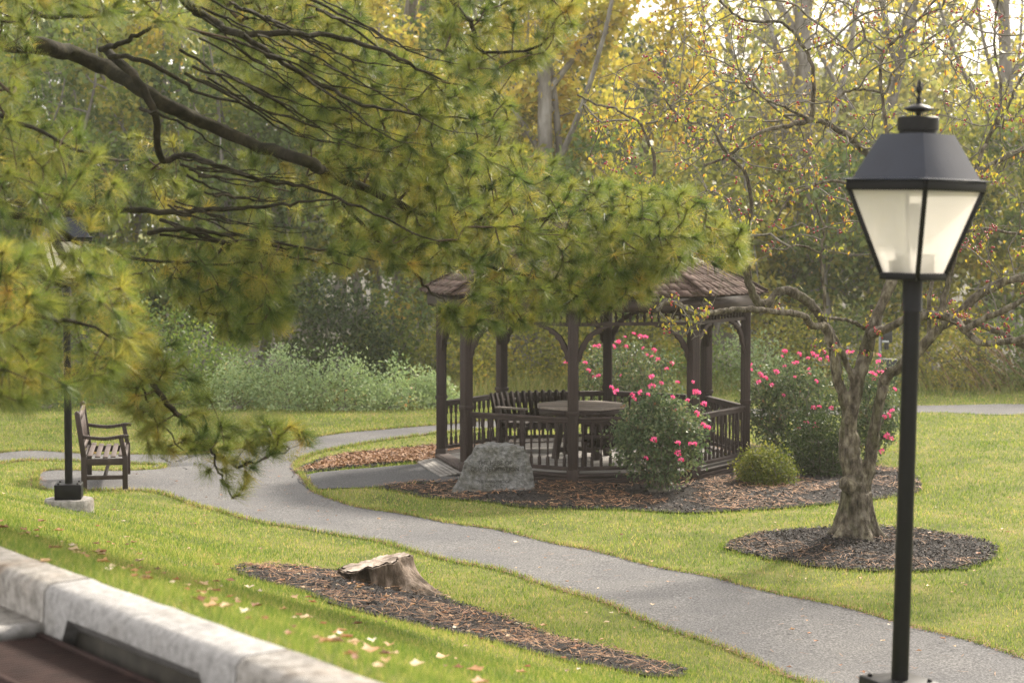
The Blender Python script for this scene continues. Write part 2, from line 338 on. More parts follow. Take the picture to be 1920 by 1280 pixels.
def sheet(name, poly, z, mat, step, kind='structure', jit=0, height=None):
    poly = np.asarray(poly)
    P = []
    for i in range(len(poly)):
        a, b = poly[i], poly[(i+1) % len(poly)]; n = max(1, int(np.linalg.norm(b-a)/step))
        for t in np.arange(n)/n: P.append(a+(b-a)*t)
    P = np.array(P)
    if jit: P = P+np.array([[mnoise.noise(Vector((p[0]*9, p[1]*9, 0)))*jit, mnoise.noise(Vector((p[0]*9, p[1]*9, 9)))*jit] for p in P])
    x0, y0 = P.min(0); x1, y1 = P.max(0)
    gx, gy = np.meshgrid(np.arange(x0, x1, step), np.arange(y0, y1, step)); gx = gx.ravel()+rng.uniform(-.1, .1, gx.size)*step; gy = gy.ravel()
    k = inpoly(gx, gy, P); I = np.stack([gx[k], gy[k]], 1)
    if len(I): # drop points too near the edge
        keep = np.array([np.min(np.sum((P-q)**2, 1)) > (step*.35)**2 for q in I]); I = I[keep]
    n = len(P); A = [Vector(p) for p in P]+[Vector(p) for p in I]
    vs, es, fs, *_ = delaunay_2d_cdt(A, [(i, (i+1) % n) for i in range(n)], [list(range(n))], 1, 1e-5)
    V = np.array([(v[0], v[1]) for v in vs]); Z = gz(V[:, 0], V[:, 1])+z
    if height is not None: Z = Z+height(V[:, 0], V[:, 1])
    g = Geo(); F = np.array([f for f in fs if len(f) == 3])
    a, b, c = V[F[:, 0]], V[F[:, 1]], V[F[:, 2]]
    fl = ((b-a)[:, 0]*(c-a)[:, 1]-(b-a)[:, 1]*(c-a)[:, 0]) < 0; F[fl] = F[fl][:, ::-1]
    g.add(np.column_stack([V, Z]), [F])
    o = g.build(name, mat, smooth=180); o['kind'] = kind; return o, P
def G(pts): return np.array([onground(*p) for p in pts])

# ground sheet
xs = np.concatenate([-np.geomspace(14, 400, 26)[::-1], np.arange(-13.6, 13.7, .2), np.geomspace(14, 400, 26)])
ys = np.concatenate([[-60, -30, -12], np.arange(-6, 40, .2), np.geomspace(40, 700, 34)])
XX, YY = np.meshgrid(xs, ys); ZZ = gz(XX, YY)-.0
V = np.column_stack([XX.ravel(), YY.ravel(), ZZ.ravel()]); nx, ny = len(xs), len(ys)
ii, jj = np.meshgrid(np.arange(nx-1), np.arange(ny-1)); q = (jj*nx+ii).ravel()
g = Geo(); g.add(V, [np.column_stack([q, q+1, q+1+nx, q+nx])]); o = g.build('ground', M['lawn'], smooth=180); o['kind'] = 'structure'

# paths, traced on the ground
main_px = [(-260,849),(0,849),(150,850),(330,852),(400,848),(470,838),(560,824),(640,812),(720,805),(820,797),(900,790),(1010,783),
           (1010,800),(900,806),(820,813),(720,826),(650,838),(590,851),(556,868),(560,884),(575,905),(605,929),(700,956),(880,986),(1100,1030),(1300,1075),(1500,1122),(1700,1172),(1920,1235),(2120,1292),
           (2120,1480),(1760,1352),(1520,1282),(1420,1242),(1300,1196),(1100,1120),(900,1062),(760,1030),(700,1014),(560,991),(430,964),(330,934),(240,919),(85,919),(68,902),(78,884),(160,882),(290,880),(300,872),(200,868),(0,869),(-260,869)]
main_p = smoothpoly(G(main_px), 4)
sheet('asphalt_path', main_p, .006, M['asphalt'], .3)
far_px = [(1380,768),(1560,764),(1700,760),(1820,759),(1920,758),(2200,757),(2200,778),(1920,777),(1820,776),(1700,775),(1560,778),(1380,784)]
far_p = smoothpoly(G(far_px), 3)
o, _ = sheet('far_path', far_p, .006, M['asphalt'], .4)
app_px = [(566,893),(600,886),(700,878),(812,869),(850,880),(880,900),(860,912),(780,906),(745,912),(690,915),(640,916),(596,918),(578,907)]
app_p = G(app_px); o, _ = sheet('approach_path', app_p, .014, M['asphalt_dark'], .25)
bed_px = [(558,880),(600,862),(640,853),(740,842),(830,834),(1000,822),(1200,824),(1400,835),(1560,862),(1680,880),(1728,908),(1715,925),(1640,938),(1500,952),(1380,960),(1220,961),(1050,955),(920,945),(830,937),(745,922),(700,916),(775,905),(840,905),(870,890),(812,866),(700,876),(600,884),(560,890)]
bed_p = smoothpoly(G(bed_px), 3)
sheet('mulch_bed', bed_p, .022, M['mulch'], .22, jit=.12)
crab_px = [(1362,1022),(1420,1002),(1500,994),(1600,990),(1700,992),(1800,1006),(1862,1022),(1868,1040),(1840,1060),(1760,1072),(1640,1072),(1520,1062),(1430,1048),(1370,1034)]
crab_p = smoothpoly(G(crab_px), 4); sheet('mulch_bed', crab_p, .022, M['mulch'], .16, jit=.13)
stump_px = [(440,1070),(500,1062),(600,1068),(700,1080),(800,1104),(900,1145),(1010,1185),(1120,1215),(1220,1240),(1290,1262),(1240,1272),(1120,1252),(1000,1226),(900,1200),(760,1170),(620,1132),(520,1100)]
stump_p = smoothpoly(G(stump_px), 4); sheet('mulch_bed', stump_p, .018, M['mulch'], .1, jit=.13)
EXCL = [main_p, far_p, app_p, bed_p, crab_p, stump_p]
# bare worn patch under the asphalt crack line at the junction
crack = G([(335,866),(352,858),(372,853),(392,850)])
g = Geo(); c3 = catmull(np.column_stack([crack, gz(crack[:, 0], crack[:, 1])+.008]), 4)
for a, b in zip(c3[:-1], c3[1:]): g.beam(a, b+(b-a)*.05, .09, .006)
for cr_ in ([(556,880),(562,892),(560,902),(572,912),(585,922)],[(545,878),(552,888),(548,896)],[(566,893),(575,905),(590,913)],[(300,857),(330,872),(350,880)]):
    cc = G(cr_); c3 = catmull(np.column_stack([cc, gz(cc[:, 0], cc[:, 1])+.009]), 4)
    for a, b in zip(c3[:-1], c3[1:]): g.beam(a, b+(b-a)*.05, rng.uniform(.012, .03), .003)
patch_c = onground(345, 874)
g.lathe([(.0, .006), (.42, .010), (.45, .0)], 14, (patch_c[0], patch_c[1], float(gz(*patch_c))))
o = g.build('asphalt_patch', M['asphalt_dark']); o['kind'] = 'structure'

# parking lot pavement behind the kerb
def kp(a, s, z=0): p = KP+KD*a+KN*s; return np.array([p[0], p[1], z])
# ------------------------------------------------------------------ kerb, inlet, grate
KT = 1.955                                   # kerb top
def a_at(px, py, z):
    d = ray(px, py); t = (z-CAMZ)/d[2]; p = np.array([d[0]*t, d[1]*t]); return float((p-KP)@KD), float((p-KP)@KN)
a1, s1 = a_at(145, 1088, KT); a2, s2 = a_at(508, 1222, KT)
W_K = .20
def kerb_seg(name, a0, a_1, mat, label, z0=1.72, opening=False):
    g = Geo(); n = max(2, int((a_1-a0)/.12)); A = np.linspace(a0, a_1, n+1)
    prof = [(-W_K-.02, z0), (-W_K-.008, KT-.03), (-W_K+.012, KT-.006), (-W_K+.035, KT), (-.012, KT+.002), (0, KT-.012), (0, z0)]
    if opening: prof[0] = (-W_K-.02, 1.855)
    V = []
    for a in A:
        for i, (s, z) in enumerate(prof):
            j = mnoise.noise(Vector((a*7, i*3.1, z*9)))*.004
            if opening and i == 0 and (a < a0+.16 or a > a_1-.16): z = z0
            V.append(kp(a, s+j, z+j))
    m_ = len(prof); F = []
    for k in range(n):
        for i in range(m_): F.append((k*m_+i, (k+1)*m_+i, (k+1)*m_+(i+1) % m_, k*m_+(i+1) % m_))
    F += [tuple(range(m_)), tuple(n*m_+i for i in range(m_-1, -1, -1))]
    g.add(V, F); o = g.build(name, mat, smooth=50)
    tag(o, label, 'kerb', 'kerb stones along the lot'); return o
kerb_seg('kerb_stone', a1-9, a1-.012, M['concrete_stain'], 'rust-stained pale concrete kerb piece running up to the joint beside the storm drain')
kerb_seg('drain_kerb', a1+.004, a2-.006, M['concrete'], 'grey concrete kerb piece with a dark storm inlet opening beneath it', opening=True, z0=1.66)
kerb_seg('kerb_stone', a2+.008, a2+6, M['concrete_stain'], 'beige concrete kerb piece after the storm inlet, nearest the camera')
# dark fill block and floor behind the opening, standing in for its shade (structure)
g = Geo()
g.beam(kp(a1+.02, -.085, 1.72), kp(a2-.02, -.085, 1.72), .15, .262)
g.beam(kp(a1+.1, -.16, 1.60), kp(a2-.1, -.16, 1.60), .30, .03)
o = g.build('drain_floor', M['darkhole']); o['kind'] = 'structure'
# pavement + concrete gutter
pv = [kp(-14, -.24)[:2], kp(a1+.05, -.24)[:2], kp(a1+.05, -1.3)[:2], kp(a2-.05, -1.3)[:2], kp(a2-.05, -.24)[:2], kp(7, -.24)[:2], kp(7, -12)[:2], kp(-14, -12)[:2]]
g = Geo()
def flat(g, pts, z, th=.1):
    n = len(pts); V = [(p[0], p[1], z) for p in pts]+[(p[0], p[1], z-th) for p in pts]
    g.add(V, [tuple(range(n)), tuple(range(2*n-1, n-1, -1))]+[(k, k+n, (k+1) % n+n, (k+1) % n) for k in range(n)])
flat(g, [kp(-14, -.9)[:2], kp(a1-.02, -.9)[:2], kp(a1-.02, -12)[:2], kp(-14, -12)[:2]], 1.80)
flat(g, [kp(a2+.02, -.9)[:2], kp(9, -.9)[:2], kp(9, -12)[:2], kp(a2+.02, -12)[:2]], 1.80)
flat(g, [kp(a1-.02, -1.15)[:2], kp(a2+.02, -1.15)[:2], kp(a2+.02, -12)[:2], kp(a1-.02, -12)[:2]], 1.795)
o = g.build('parking_pavement', M['asphalt_dark']); o['kind'] = 'structure'
g = Geo()
flat(g, [kp(-14, -.20)[:2], kp(a1-.02, -.20)[:2], kp(a1-.02, -.9)[:2], kp(-14, -.9)[:2]], 1.798)
flat(g, [kp(a2+.02, -.20)[:2], kp(9, -.20)[:2], kp(9, -.9)[:2], kp(a2+.02, -.9)[:2]], 1.798)
o = g.build('gutter_apron', M['concrete_stain']); o['kind'] = 'structure'
g = Geo()   # frame round the grate
zf = 1.775
for p, q_, ww in ((kp(a1+.0, -.24), kp(a1+.0, -1.13), .05), (kp(a2-.0, -.24), kp(a2-.0, -1.13), .05), (kp(a1+.03, -1.12), kp(a2-.03, -1.12), .05)):
    g.beam((p[0], p[1], zf), (q_[0], q_[1], zf), ww, .06)
root = empty('storm_grate', kp((a1+a2)/2, -.7, 1.74)); tag(root, 'rusty brown iron storm drain grate set in front of the kerb inlet', 'drain grate')
o = g.build('grate_frame', M['concrete'], root); o.location = -root.location
g = Geo(); n = 40
for i in range(n):
    a = a1+.05+(a2-a1-.1)*(i+.5)/n
    g.beam(kp(a, -.23, 1.745), kp(a, -1.09, 1.745), (a2-a1-.1)/n*.66, .03)
for s_ in (-.245, -.65, -1.085): g.beam(kp(a1+.03, s_, 1.752), kp(a2-.03, s_, 1.752), .028, .034)
o = g.build('grate_bars', M['grate'], root); o.location = -root.location

# ------------------------------------------------------------------ street lamps
def lamp_proto(zb=2.27):
    root = empty('street_lamp')
    g = Geo(); g.box((0,0,.29), (.28,.28,.16), rz=rad(28)); base = g.build('base_box', M['black'], root, bevel=.008)
    g = Geo()
    for i in (-1,1):
        for j in (-1,1): g = Geo(); g.lathe([(.012,0),(.012,.012),(.004,.016)], 6, tuple(rotz(rad(28))@np.array((i*.10, j*.10, .37)))); g.build('bolt', M['black'], base)
    n = 40; g = Geo(); pr = [(.255,-.3),(.262,-.05),(.262,.18),(.25,.205),(.03,.213)]
    g.lathe(pr, n); g.build('concrete_footing', M['concrete_stain'], root, smooth=40)
    g = Geo(); g.lathe([(.041,.37),(.039,zb-.08)], 24); g.build('pole', M['black'], root, smooth=60)
    g = Geo(); g.lathe([(.050,zb-.145),(.0475,zb-.14),(.0475,zb-.005),(.055,zb)], 24); g.build('pole_collar', M['black'], root, smooth=40)
    # lantern frame (square, corner towards the camera); half diagonals
    hb, ht, zt = .145, .318, zb+.440
    def cs(h, z): return [np.array((0,-h,z)), np.array((h,0,z)), np.array((0,h,z)), np.array((-h,0,z))]
    B, T = cs(hb, zb+.018), cs(ht, zt)
    g = Geo()
    for k in range(4):
        g.beam(B[k], T[k], .022, .022, up=(B[k][0]+.001, B[k][1], .0))
        g.beam(B[k], B[(k+1)%4], .03, .034); g.beam(T[k]+(0,0,.0), T[(k+1)%4], .026, .045)
    g.lathe([(.0,zb-.002),(hb*.72,zb-.001),(hb*.72,zb+.012),(0,zb+.012)], 4)
    g.build('lantern_frame', M['black'], root, bevel=.003)
    for k in range(4):
        g = Geo(); a, b_, c, d = B[k], B[(k+1)%4], T[(k+1)%4], T[k]; f = .985
        V = [p*np.array([f, f, 1]) for p in (a, b_, c, d)]; g.add(V, [(0,1,2,3)])
        g.build('glass_pane', M['pane'], root)
    g = Geo()
    def ring4(lo, hi): 
        g.add(list(lo)+list(hi), [(k, (k+1)%4, (k+1)%4+4, k+4) for k in range(4)])
    fl0, fl1 = cs(.362, zt+.024), cs(.362, zt+.030); rb, rt = cs(.318, zt+.034), cs(.205, zt+.232); 
    rb = cs(.30, zt+.034); rt2 = cs(.172, zt+.243)
    ring4(cs(.30, zt+.02), fl0); ring4(fl0, fl1); ring4(fl1, rb); ring4(rb, rt2)
    g.add(rt2, [(0,1,2,3)]); g.add(cs(.30, zt+.02), [(3,2,1,0)])
    g.build('lantern_roof', M['black_roof'], root, bevel=.003)
    zc = zt+.243
    g = Geo(); g.lathe([(.088,zc),(.088,zc+.015),(.097,zc+.018),(.097,zc+.078),(.09,zc+.082),(0,zc+.082)], 28); g.build('vent_collar', M['black'], root, smooth=40)
    g = Geo(); z = zc+.082
    g.lathe([(.008,z),(.012,z+.012),(.016,z+.02),(.045,z+.024),(.070,z+.034),(.068,z+.040),(.040,z+.052),(.014,z+.060),(.009,z+.075),(.014,z+.083),(.007,z+.095),(.007,z+.108),(.014,z+.120),(.016,z+.132),(.008,z+.146),(.009,z+.158),(.004,z+.170),(0,z+.180)], 20)
    g.build('finial', M['black'], root, smooth=50)
    g = Geo(); g.lathe([(.035,zb+.16),(.042,zb+.18),(.042,zb+.27),(.03,zb+.30),(.024,zb+.36)], 14); g.box((0,0,zb+.075), (.17,.10,.10), rz=.6); g.lathe([(.012,zb+.1),(.012,zb+.17)], 8)
    g.build('lamp_holder', M['lampinner'], root, smooth=40)
    return root
near = lamp_proto(); L = near
Y = 9.5; p = P3(1690, 1200, Y); gx_, gy_ = p[0], Y
# lantern heights measured from the footing ground: place so the base box top is seen at y=1272
zg = P3(1685, 1272, Y)[2]-.37
near.location = (P3(1684, 1272, Y)[0], Y, zg); near.rotation_euler = (0, rad(1.2), rad(-3.5)); near.scale = (1, 1, 1)
tag(near, 'tall black lantern lamp in front of the path with frosted panes on a round pole', 'street lamp', 'lantern lamps beside the path')
far = lamp_proto(2.53); tag(far, None, 'street lamp', 'lantern lamps beside the path'); fp = onground(121, 953)
far.location = (fp[0], fp[1]+.22, float(gz(fp[0], fp[1]+.22))-.10); far.rotation_euler = (0, 0, rad(-21)); print('FAR', far.location)
far['label'] = 'black lantern lamp on a round concrete footing beside the bench'

# ------------------------------------------------------------------ gazebo
GC = np.array([1.11, 28.0]); GR = 2.13; TH0 = -8.7
gz0 = 0.0
gaz = empty('gazebo', (GC[0], GC[1], gz0)); tag(gaz, 'dark brown octagonal wooden gazebo with cedar shingle roof and turned balusters', 'gazebo')
def gp(k, r=GR, z=0.): a = rad(TH0+45*k); return np.array([r*math.sin(a), -r*math.cos(a), z])
DZ = .13
g = Geo()
nb = 30
apo = (GR+.02)*math.cos(math.pi/8)
a0 = rad(TH0+22.5)
Rm = rotz(a0)
# deck boards clipped to the octagon
for i in range(nb):
    y = -apo+2*apo*(i+.5)/nb; hw = 2*apo/nb*.47
    lim = lambda yy: min(apo, apo*math.sqrt(2)-abs(yy))
    x = min(lim(y-hw), lim(y+hw)); v = rng.random()
    V = [(-x,y-hw,DZ-.03),(x,y-hw,DZ-.03),(x,y+hw,DZ-.03),(-x,y+hw,DZ-.03),(-x,y-hw,DZ),(x,y-hw,DZ),(x,y+hw,DZ),(-x,y+hw,DZ)]
    g.add(np.array(V)@Rm.T, [(0,3,2,1),(4,5,6,7),(0,1,5,4),(1,2,6,5),(2,3,7,6),(3,0,4,7)], v)
g.build('deck', M['deck'], gaz)
g = Geo()
for k in range(8):
    for j in range(3):
        a, b_ = gp(k, GR+.055, .022+j*.045), gp(k+1, GR+.055, .022+j*.045); g.beam(a, b_, .03, .041, rng.random())
    g.beam(gp(k, GR-.01, DZ-.006), gp(k+1, GR-.01, DZ-.006), .17, .03, rng.random())
    if k == 6: g.beam(gp(k, GR+.02, DZ-.02), gp(k+1, GR+.02, DZ-.02), .16, .035)
g.build('deck_skirt', M['wood_h'], gaz, bevel=.003)
# threshold ramp at the entry
g = Geo(); A, B_ = gp(6, GR+.07), gp(7, GR+.07); A2, B2 = gp(6, GR+.62), gp(7, GR+.62)
mid = (A+B_)/2; out = mid/np.linalg.norm(mid)
for j in range(5):
    f0, f1 = j/5, (j+.93)/5; z0_, z1_ = .075*(1-f0)+.03*f0, .075*(1-f1)+.03*f1
    o0, o1 = out*.30*f0, out*.30*f1
    V = [A+o0, B_+o0, B_+o1, A+o1]; V = [np.array([v[0], v[1], z]) for v, z in zip(V, (z0_, z0_, z1_, z1_))]
    V2 = [v-np.array([0,0,.03]) for v in V]
    g.add(V2+V, [(0,3,2,1),(4,5,6,7),(0,1,5,4),(1,2,6,5),(2,3,7,6),(3,0,4,7)], rng.random())
g.build('entry_ramp', M['deck'], gaz)
g = Geo(); g.box((0,0,1.13), (.125,.125,2.26)); 
for i in (-1,1):
    for j_ in (-1, 0, 1): g.box((j_*.035, i*.064, 1.15), (.012,.006,2.1)); g.box((i*.064, j_*.035, 1.15), (.006,.012,2.1))
g.box((0,0,.93), (.15,.15,.05)); g.box((0,0,.1), (.15,.15,.2))
post0 = g.build('post', M['wood_dark'], gaz, bevel=.004)
for k in range(8):
    o = post0 if k == 0 else post0.copy()
    if k: COL.objects.link(o); o.parent = gaz
    p = gp(k); o.location = (p[0], p[1], 0); o.rotation_euler = (0, 0, rad(TH0+45*k))
side = 2*GR*math.sin(math.pi/8)
# railing section (local x along side, origin at side middle)
g = Geo(); L_ = side-.13
g.box((0,0,.855), (L_,.075,.035)); 
railu = Geo(); railu.box((0,0,.82), (L_,.04,.05)); railu.box((0,0,.21), (L_,.05,.05))
rail0 = railu.build('railing', M['wood_h'], gaz, bevel=.004)
rt_ = g.build('handrail', M['wood_h'], rail0, bevel=.008)
bal = Geo(); bal.box((0,0,.285), (.034,.034,.12)); bal.box((0,0,.745), (.034,.034,.12))
bal.lathe([(.010,.34),(.017,.355),(.010,.37),(.017,.385),(.013,.40),(.010,.42),(.015,.50),(.018,.545),(.014,.62),(.010,.655),(.017,.665),(.011,.675),(.016,.685),(.010,.69)], 10, cap=False)
NB = 12; bo = bal.build('baluster', M['wood_dark'], rail0, smooth=40)
for i in range(NB):
    o = bo if i == 0 else bo.copy()
    if i: COL.objects.link(o); o.parent = rail0
    o.location = (-L_/2+L_*(i+.5)/NB, 0, 0)
def side_place(o, k, r=GR):
    a, b_ = gp(k, r), gp(k+1, r); m_ = (a+b_)/2; o.location = (m_[0], m_[1], 0); o.rotation_euler = (0, 0, math.atan2(b_[1]-a[1], b_[0]-a[0]))
for n_, k in enumerate((0, 1, 2, 3, 4, 5, 7)):
    o = rail0 if n_ == 0 else copy_tree(rail0, gaz); side_place(o, k)
# frieze with spindles + header
g = Geo(); g.box((0,0,2.075), (side-.10,.05,.045)); g.box((0,0,2.30), (side+.0,.07,.12))
for i in range(16):
    x = -side/2+.09+(side-.18)*i/15
    g.lathe([(.011,2.098),(.020,2.11),(.012,2.125),(.024,2.15),(.024,2.17),(.012,2.195),(.020,2.21),(.012,2.222),(.012,2.24)], 8, (x,0,0))
fr0 = g.build('frieze', M['wood_dark'], gaz, smooth=35)
# corner bracket: scalloped quarter arch in local xz
def bracket_poly():
    P = [(0,-.36),(0,-.46),(.035,-.46)]
    pts = [(.035,-.44),(.06,-.40),(.055,-.36),(.075,-.32),(.11,-.29),(.115,-.25),(.14,-.20),(.19,-.165),(.20,-.13),(.235,-.11),(.28,-.10),(.295,-.065),(.33,-.05),(.37,-.05),(.38,-.03),(.43,-.025)]
    return P+pts+[(.46,-.02),(.46,0),(.36,0),(.25,-.03),(.12,-.12),(.03,-.25)]
bp = bracket_poly(); n = len(bp)
g = Geo(); g.prism(bp, -.02, .02)
br0 = g.build('bracket', M['wood_dark'], gaz, bevel=.003)
first = True
for k in range(8):
    o = fr0 if k == 0 else fr0.copy()
    if k: COL.objects.link(o); o.parent = gaz
    side_place(o, k)
    a, b_ = gp(k), gp(k+1); d = (b_-a)/np.linalg.norm(b_-a); ang = math.atan2(d[1], d[0])
    for (p, an, s) in ((a+d*.062, ang, 1), (b_-d*.062, ang+math.pi, 1)):
        o = br0 if first else br0.copy()
        if not first: COL.objects.link(o); o.parent = gaz
        first = False
        o.location = (p[0], p[1], 2.05); o.rotation_euler = (0, 0, an)
# fascia with scalloped lower edge
ER = 2.34
es = 2*ER*math.sin(math.pi/8); nsc = 12
poly = [(-es/2+.01, 2.41), (-es/2+.01, 2.27)]
for i in range(nsc):
    x0_ = -es/2+.01+(es-.02)*i/nsc; wd = (es-.02)/nsc
    for t_ in (.1,.3,.5,.7,.9): poly.append((x0_+wd*t_, 2.27-.045*math.sin(math.pi*t_)))
poly += [(es/2-.01, 2.27), (es/2-.01, 2.41)]
g = Geo(); g.prism(poly, -.012, .012); fa0 = g.build('fascia_board', M['wood_h'], gaz)
for k in range(8):
    o = fa0 if k == 0 else fa0.copy()
    if k: COL.objects.link(o); o.parent = gaz
    side_place(o, k, ER-.02)
# roof
RP = [(2.41,2.435),(2.26,2.52),(2.10,2.60),(1.90,2.695),(1.70,2.795),(1.50,2.90),(1.30,3.01),(1.10,3.125),(.90,3.245),(.70,3.37),(.50,3.495),(.30,3.62),(.16,3.70)]
g = Geo()
for k in range(8):   # solid under-roof
    for i in range(len(RP)-1):
        (r0, z0_), (r1, z1_) = RP[i], RP[i+1]
        g.add([gp(k,r0-.02,z0_-.03), gp(k+1,r0-.02,z0_-.03), gp(k+1,r1-.02,z1_-.03), gp(k,r1-.02,z1_-.03)], [(0,1,2,3)], .2)
    g.add([gp(k,2.39,2.39), gp(k+1,2.39,2.39), gp(k+1,1.95,2.39), gp(k,1.95,2.39)], [(0,3,2,1)], .2)
roof = g.build('roof', M['wood_h'], gaz)
g = Geo()
for k in range(8):
    for i in range(len(RP)-1):
        (r0, z0_), (r1, z1_) = RP[i], RP[i+1]; r0b = r0+.02
        A, B_ = gp(k, r0b, z0_-.012), gp(k+1, r0b, z0_-.012); C_, D_ = gp(k+1, r1-.04, z1_+.028), gp(k, r1-.04, z1_+.028)
        wlen = np.linalg.norm(B_-A); x = 0; cuts = [0]
        while x < wlen: x += rng.uniform(.09, .19); cuts.append(min(x, wlen))
        nrm = np.cross(B_-A, D_-A); nrm /= np.linalg.norm(nrm)
        for c0, c1 in zip(cuts[:-1], cuts[1:]):
            if c1-c0 < .02: continue
            t0, t1 = c0/wlen+.003, c1/wlen-.003; tt = rng.uniform(-.006, .008); lw = rng.uniform(-.012, .012)
            dn = (A-D_)/np.linalg.norm(A-D_)*lw
            q4 = [A+(B_-A)*t0+dn, A+(B_-A)*t1+dn, D_+(C_-D_)*t1, D_+(C_-D_)*t0]
            th = .020+tt*.6
            V = [p for p in q4]+[q4[0]+nrm*th, q4[1]+nrm*th, q4[2]+nrm*.004, q4[3]+nrm*.004]
            g.add(V, [(0,3,2,1),(4,5,6,7),(0,1,5,4),(1,2,6,5),(2,3,7,6),(3,0,4,7)], rng.random())
g.build('shingles', M['shingle'], roof)
g = Geo()
for k in range(8):
    for i in range(len(RP)-1):
        (r0, z0_), (r1, z1_) = RP[i], RP[i+1]; g.beam(gp(k, r0+.02, z0_+.022), gp(k, r1-.02, z1_+.036), .10, .018, rng.random())
g.build('hip_cap', M['shingle'], roof)
g = Geo(); g.lathe([(.26,3.66),(.24,3.69),(.10,3.80),(.035,3.87),(.03,3.89),(.055,3.90),(.055,3.91),(.025,3.93),(.04,3.965),(.02,3.985),(.012,4.02),(0,4.04)], 8)
g.build('finial', M['wood_dark'], gaz)

# picnic table inside
tx, ty = P3(1090, 760, 27.9)[0], 27.9
tb = empty('octagonal_table', (tx, ty, DZ)); tag(tb, 'octagonal weathered wooden table in the middle of the gazebo', 'table')
g = Geo(); R_ = .66; ap = R_*math.cos(math.pi/8)
for i in range(11):
    y = -ap+2*ap*(i+.5)/11; hw = 2*ap/11*.47; lim = lambda yy: min(ap, ap*math.sqrt(2)-abs(yy)); x0_, x1_ = lim(y-hw), lim(y+hw)
    V = [(-x0_,y-hw,.70),(x0_,y-hw,.70),(x1_,y+hw,.70),(-x1_,y+hw,.70),(-x0_,y-hw,.735),(x0_,y-hw,.735),(x1_,y+hw,.735),(-x1_,y+hw,.735)]
    g.add(V, [(0,3,2,1),(4,5,6,7),(0,1,5,4),(1,2,6,5),(2,3,7,6),(3,0,4,7)], rng.random())
g.build('tabletop', M['table'], tb, bevel=.004)
g = Geo()
for k in range(8):
    a, b_ = k*math.pi/4+math.pi/8, (k+1)*math.pi/4+math.pi/8; r = R_-.04
    g.beam((r*math.cos(a), r*math.sin(a), .655), (r*math.cos(b_), r*math.sin(b_), .655), .03, .085)
g.build('apron', M['wood_dark'], tb)
for k in range(4):
    a = k*math.pi/2+.5; g = Geo(); g.beam((.30*math.cos(a), .30*math.sin(a), .7), (.42*math.cos(a), .42*math.sin(a), 0), .08, .08, up=(math.cos(a), math.sin(a), .01)); g.build('leg', M['wood_dark'], tb, bevel=.004)
g = Geo(); g.beam((-.32,-.17,.12), (.32,.17,.12), .06, .06); g.beam((.17,-.32,.12), (-.17,.32,.12), .06, .06); g.build('stretcher', M['wood_dark'], tb)
# curved high-backed benches inside: arc around the table centre
def arc_bench(name, loc, rz, nslat, width, label):
    b = empty(name, loc, rz); tag(b, label, 'bench', 'curved benches in the gazebo')
    Rr = 1.25; tot = width/Rr
    g = Geo()
    for i in range(nslat):
        a = -tot/2+tot*i/(nslat-1); r = Rr
        x, y = r*math.sin(a), r*math.cos(a)-Rr; x2, y2 = (r+.13)*math.sin(a*1.10), (r+.13)*math.cos(a)-Rr; hgt = .82
        V = mat4(rotz(-a), (x, y, 0))
        lean = .13/.5
        prof = [(-.030,.30),(.030,.30),(.037,hgt-.04),(.022,hgt-.008),(0,hgt),(-.022,hgt-.008),(-.037,hgt-.04)]
        nn = len(prof); P_ = []
        for dy in (-.01, .01):
            for (u, z) in prof: P_.append((u, dy+(z-.3)*lean, z))
        P_ = np.array(P_)@rotz(-a).T+np.array((x, y, 0))
        F = [tuple(range(nn)), tuple(range(2*nn-1, nn-1, -1))]+[(k, k+nn, (k+1)%nn+nn, (k+1)%nn) for k in range(nn)]
        g.add(P_, F, rng.random())
    g.build('backrest', M['bench_in'], b)
    g = Geo()
    for j in range(5):
        r = Rr-.02-j*.095; pts = [(r*math.sin(a), r*math.cos(a)-Rr, .40) for a in np.linspace(-tot/2, tot/2, 9)]
        for p, q_ in zip(pts[:-1], pts[1:]): g.beam(p, q_, .082, .022, rng.random())
    g.build('seat', M['wood_dark'], b)
    g = Geo()
    for z, r in ((.47, Rr+.06), (.68, Rr+.12), (.34, Rr-.0), (.34, Rr-.42)):
        pts = [(r*math.sin(a), r*math.cos(a)-Rr, z) for a in np.linspace(-tot/2, tot/2, 9)]
        for p, q_ in zip(pts[:-1], pts[1:]): g.beam(p, q_, .025, .07)
    g.build('rail', M['wood_dark'], b)
    for a in (-tot/2, tot/2):
        for r, h in ((Rr, .60), (Rr-.42, .60)):
            g = Geo(); g.box((r*math.sin(a), r*math.cos(a)-Rr, h/2), (.05,.07,h), rz=-a); g.build('leg', M['wood_dark'], b, bevel=.003)
        g = Geo(); g.beam(((Rr+.04)*math.sin(a), (Rr+.04)*math.cos(a)-Rr, .615), ((Rr-.50)*math.sin(a), (Rr-.50)*math.cos(a)-Rr, .615), .09, .025); g.build('armrest', M['rail_top'], b, bevel=.004)
    return b
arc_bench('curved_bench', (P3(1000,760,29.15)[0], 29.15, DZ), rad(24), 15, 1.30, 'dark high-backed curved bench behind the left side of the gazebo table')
arc_bench('curved_bench', (P3(1165,790,26.85)[0], 26.85, DZ), rad(200), 12, 1.0, 'dark curved bench with its back to the front railing behind the rose bush').scale = (1,1,.86)

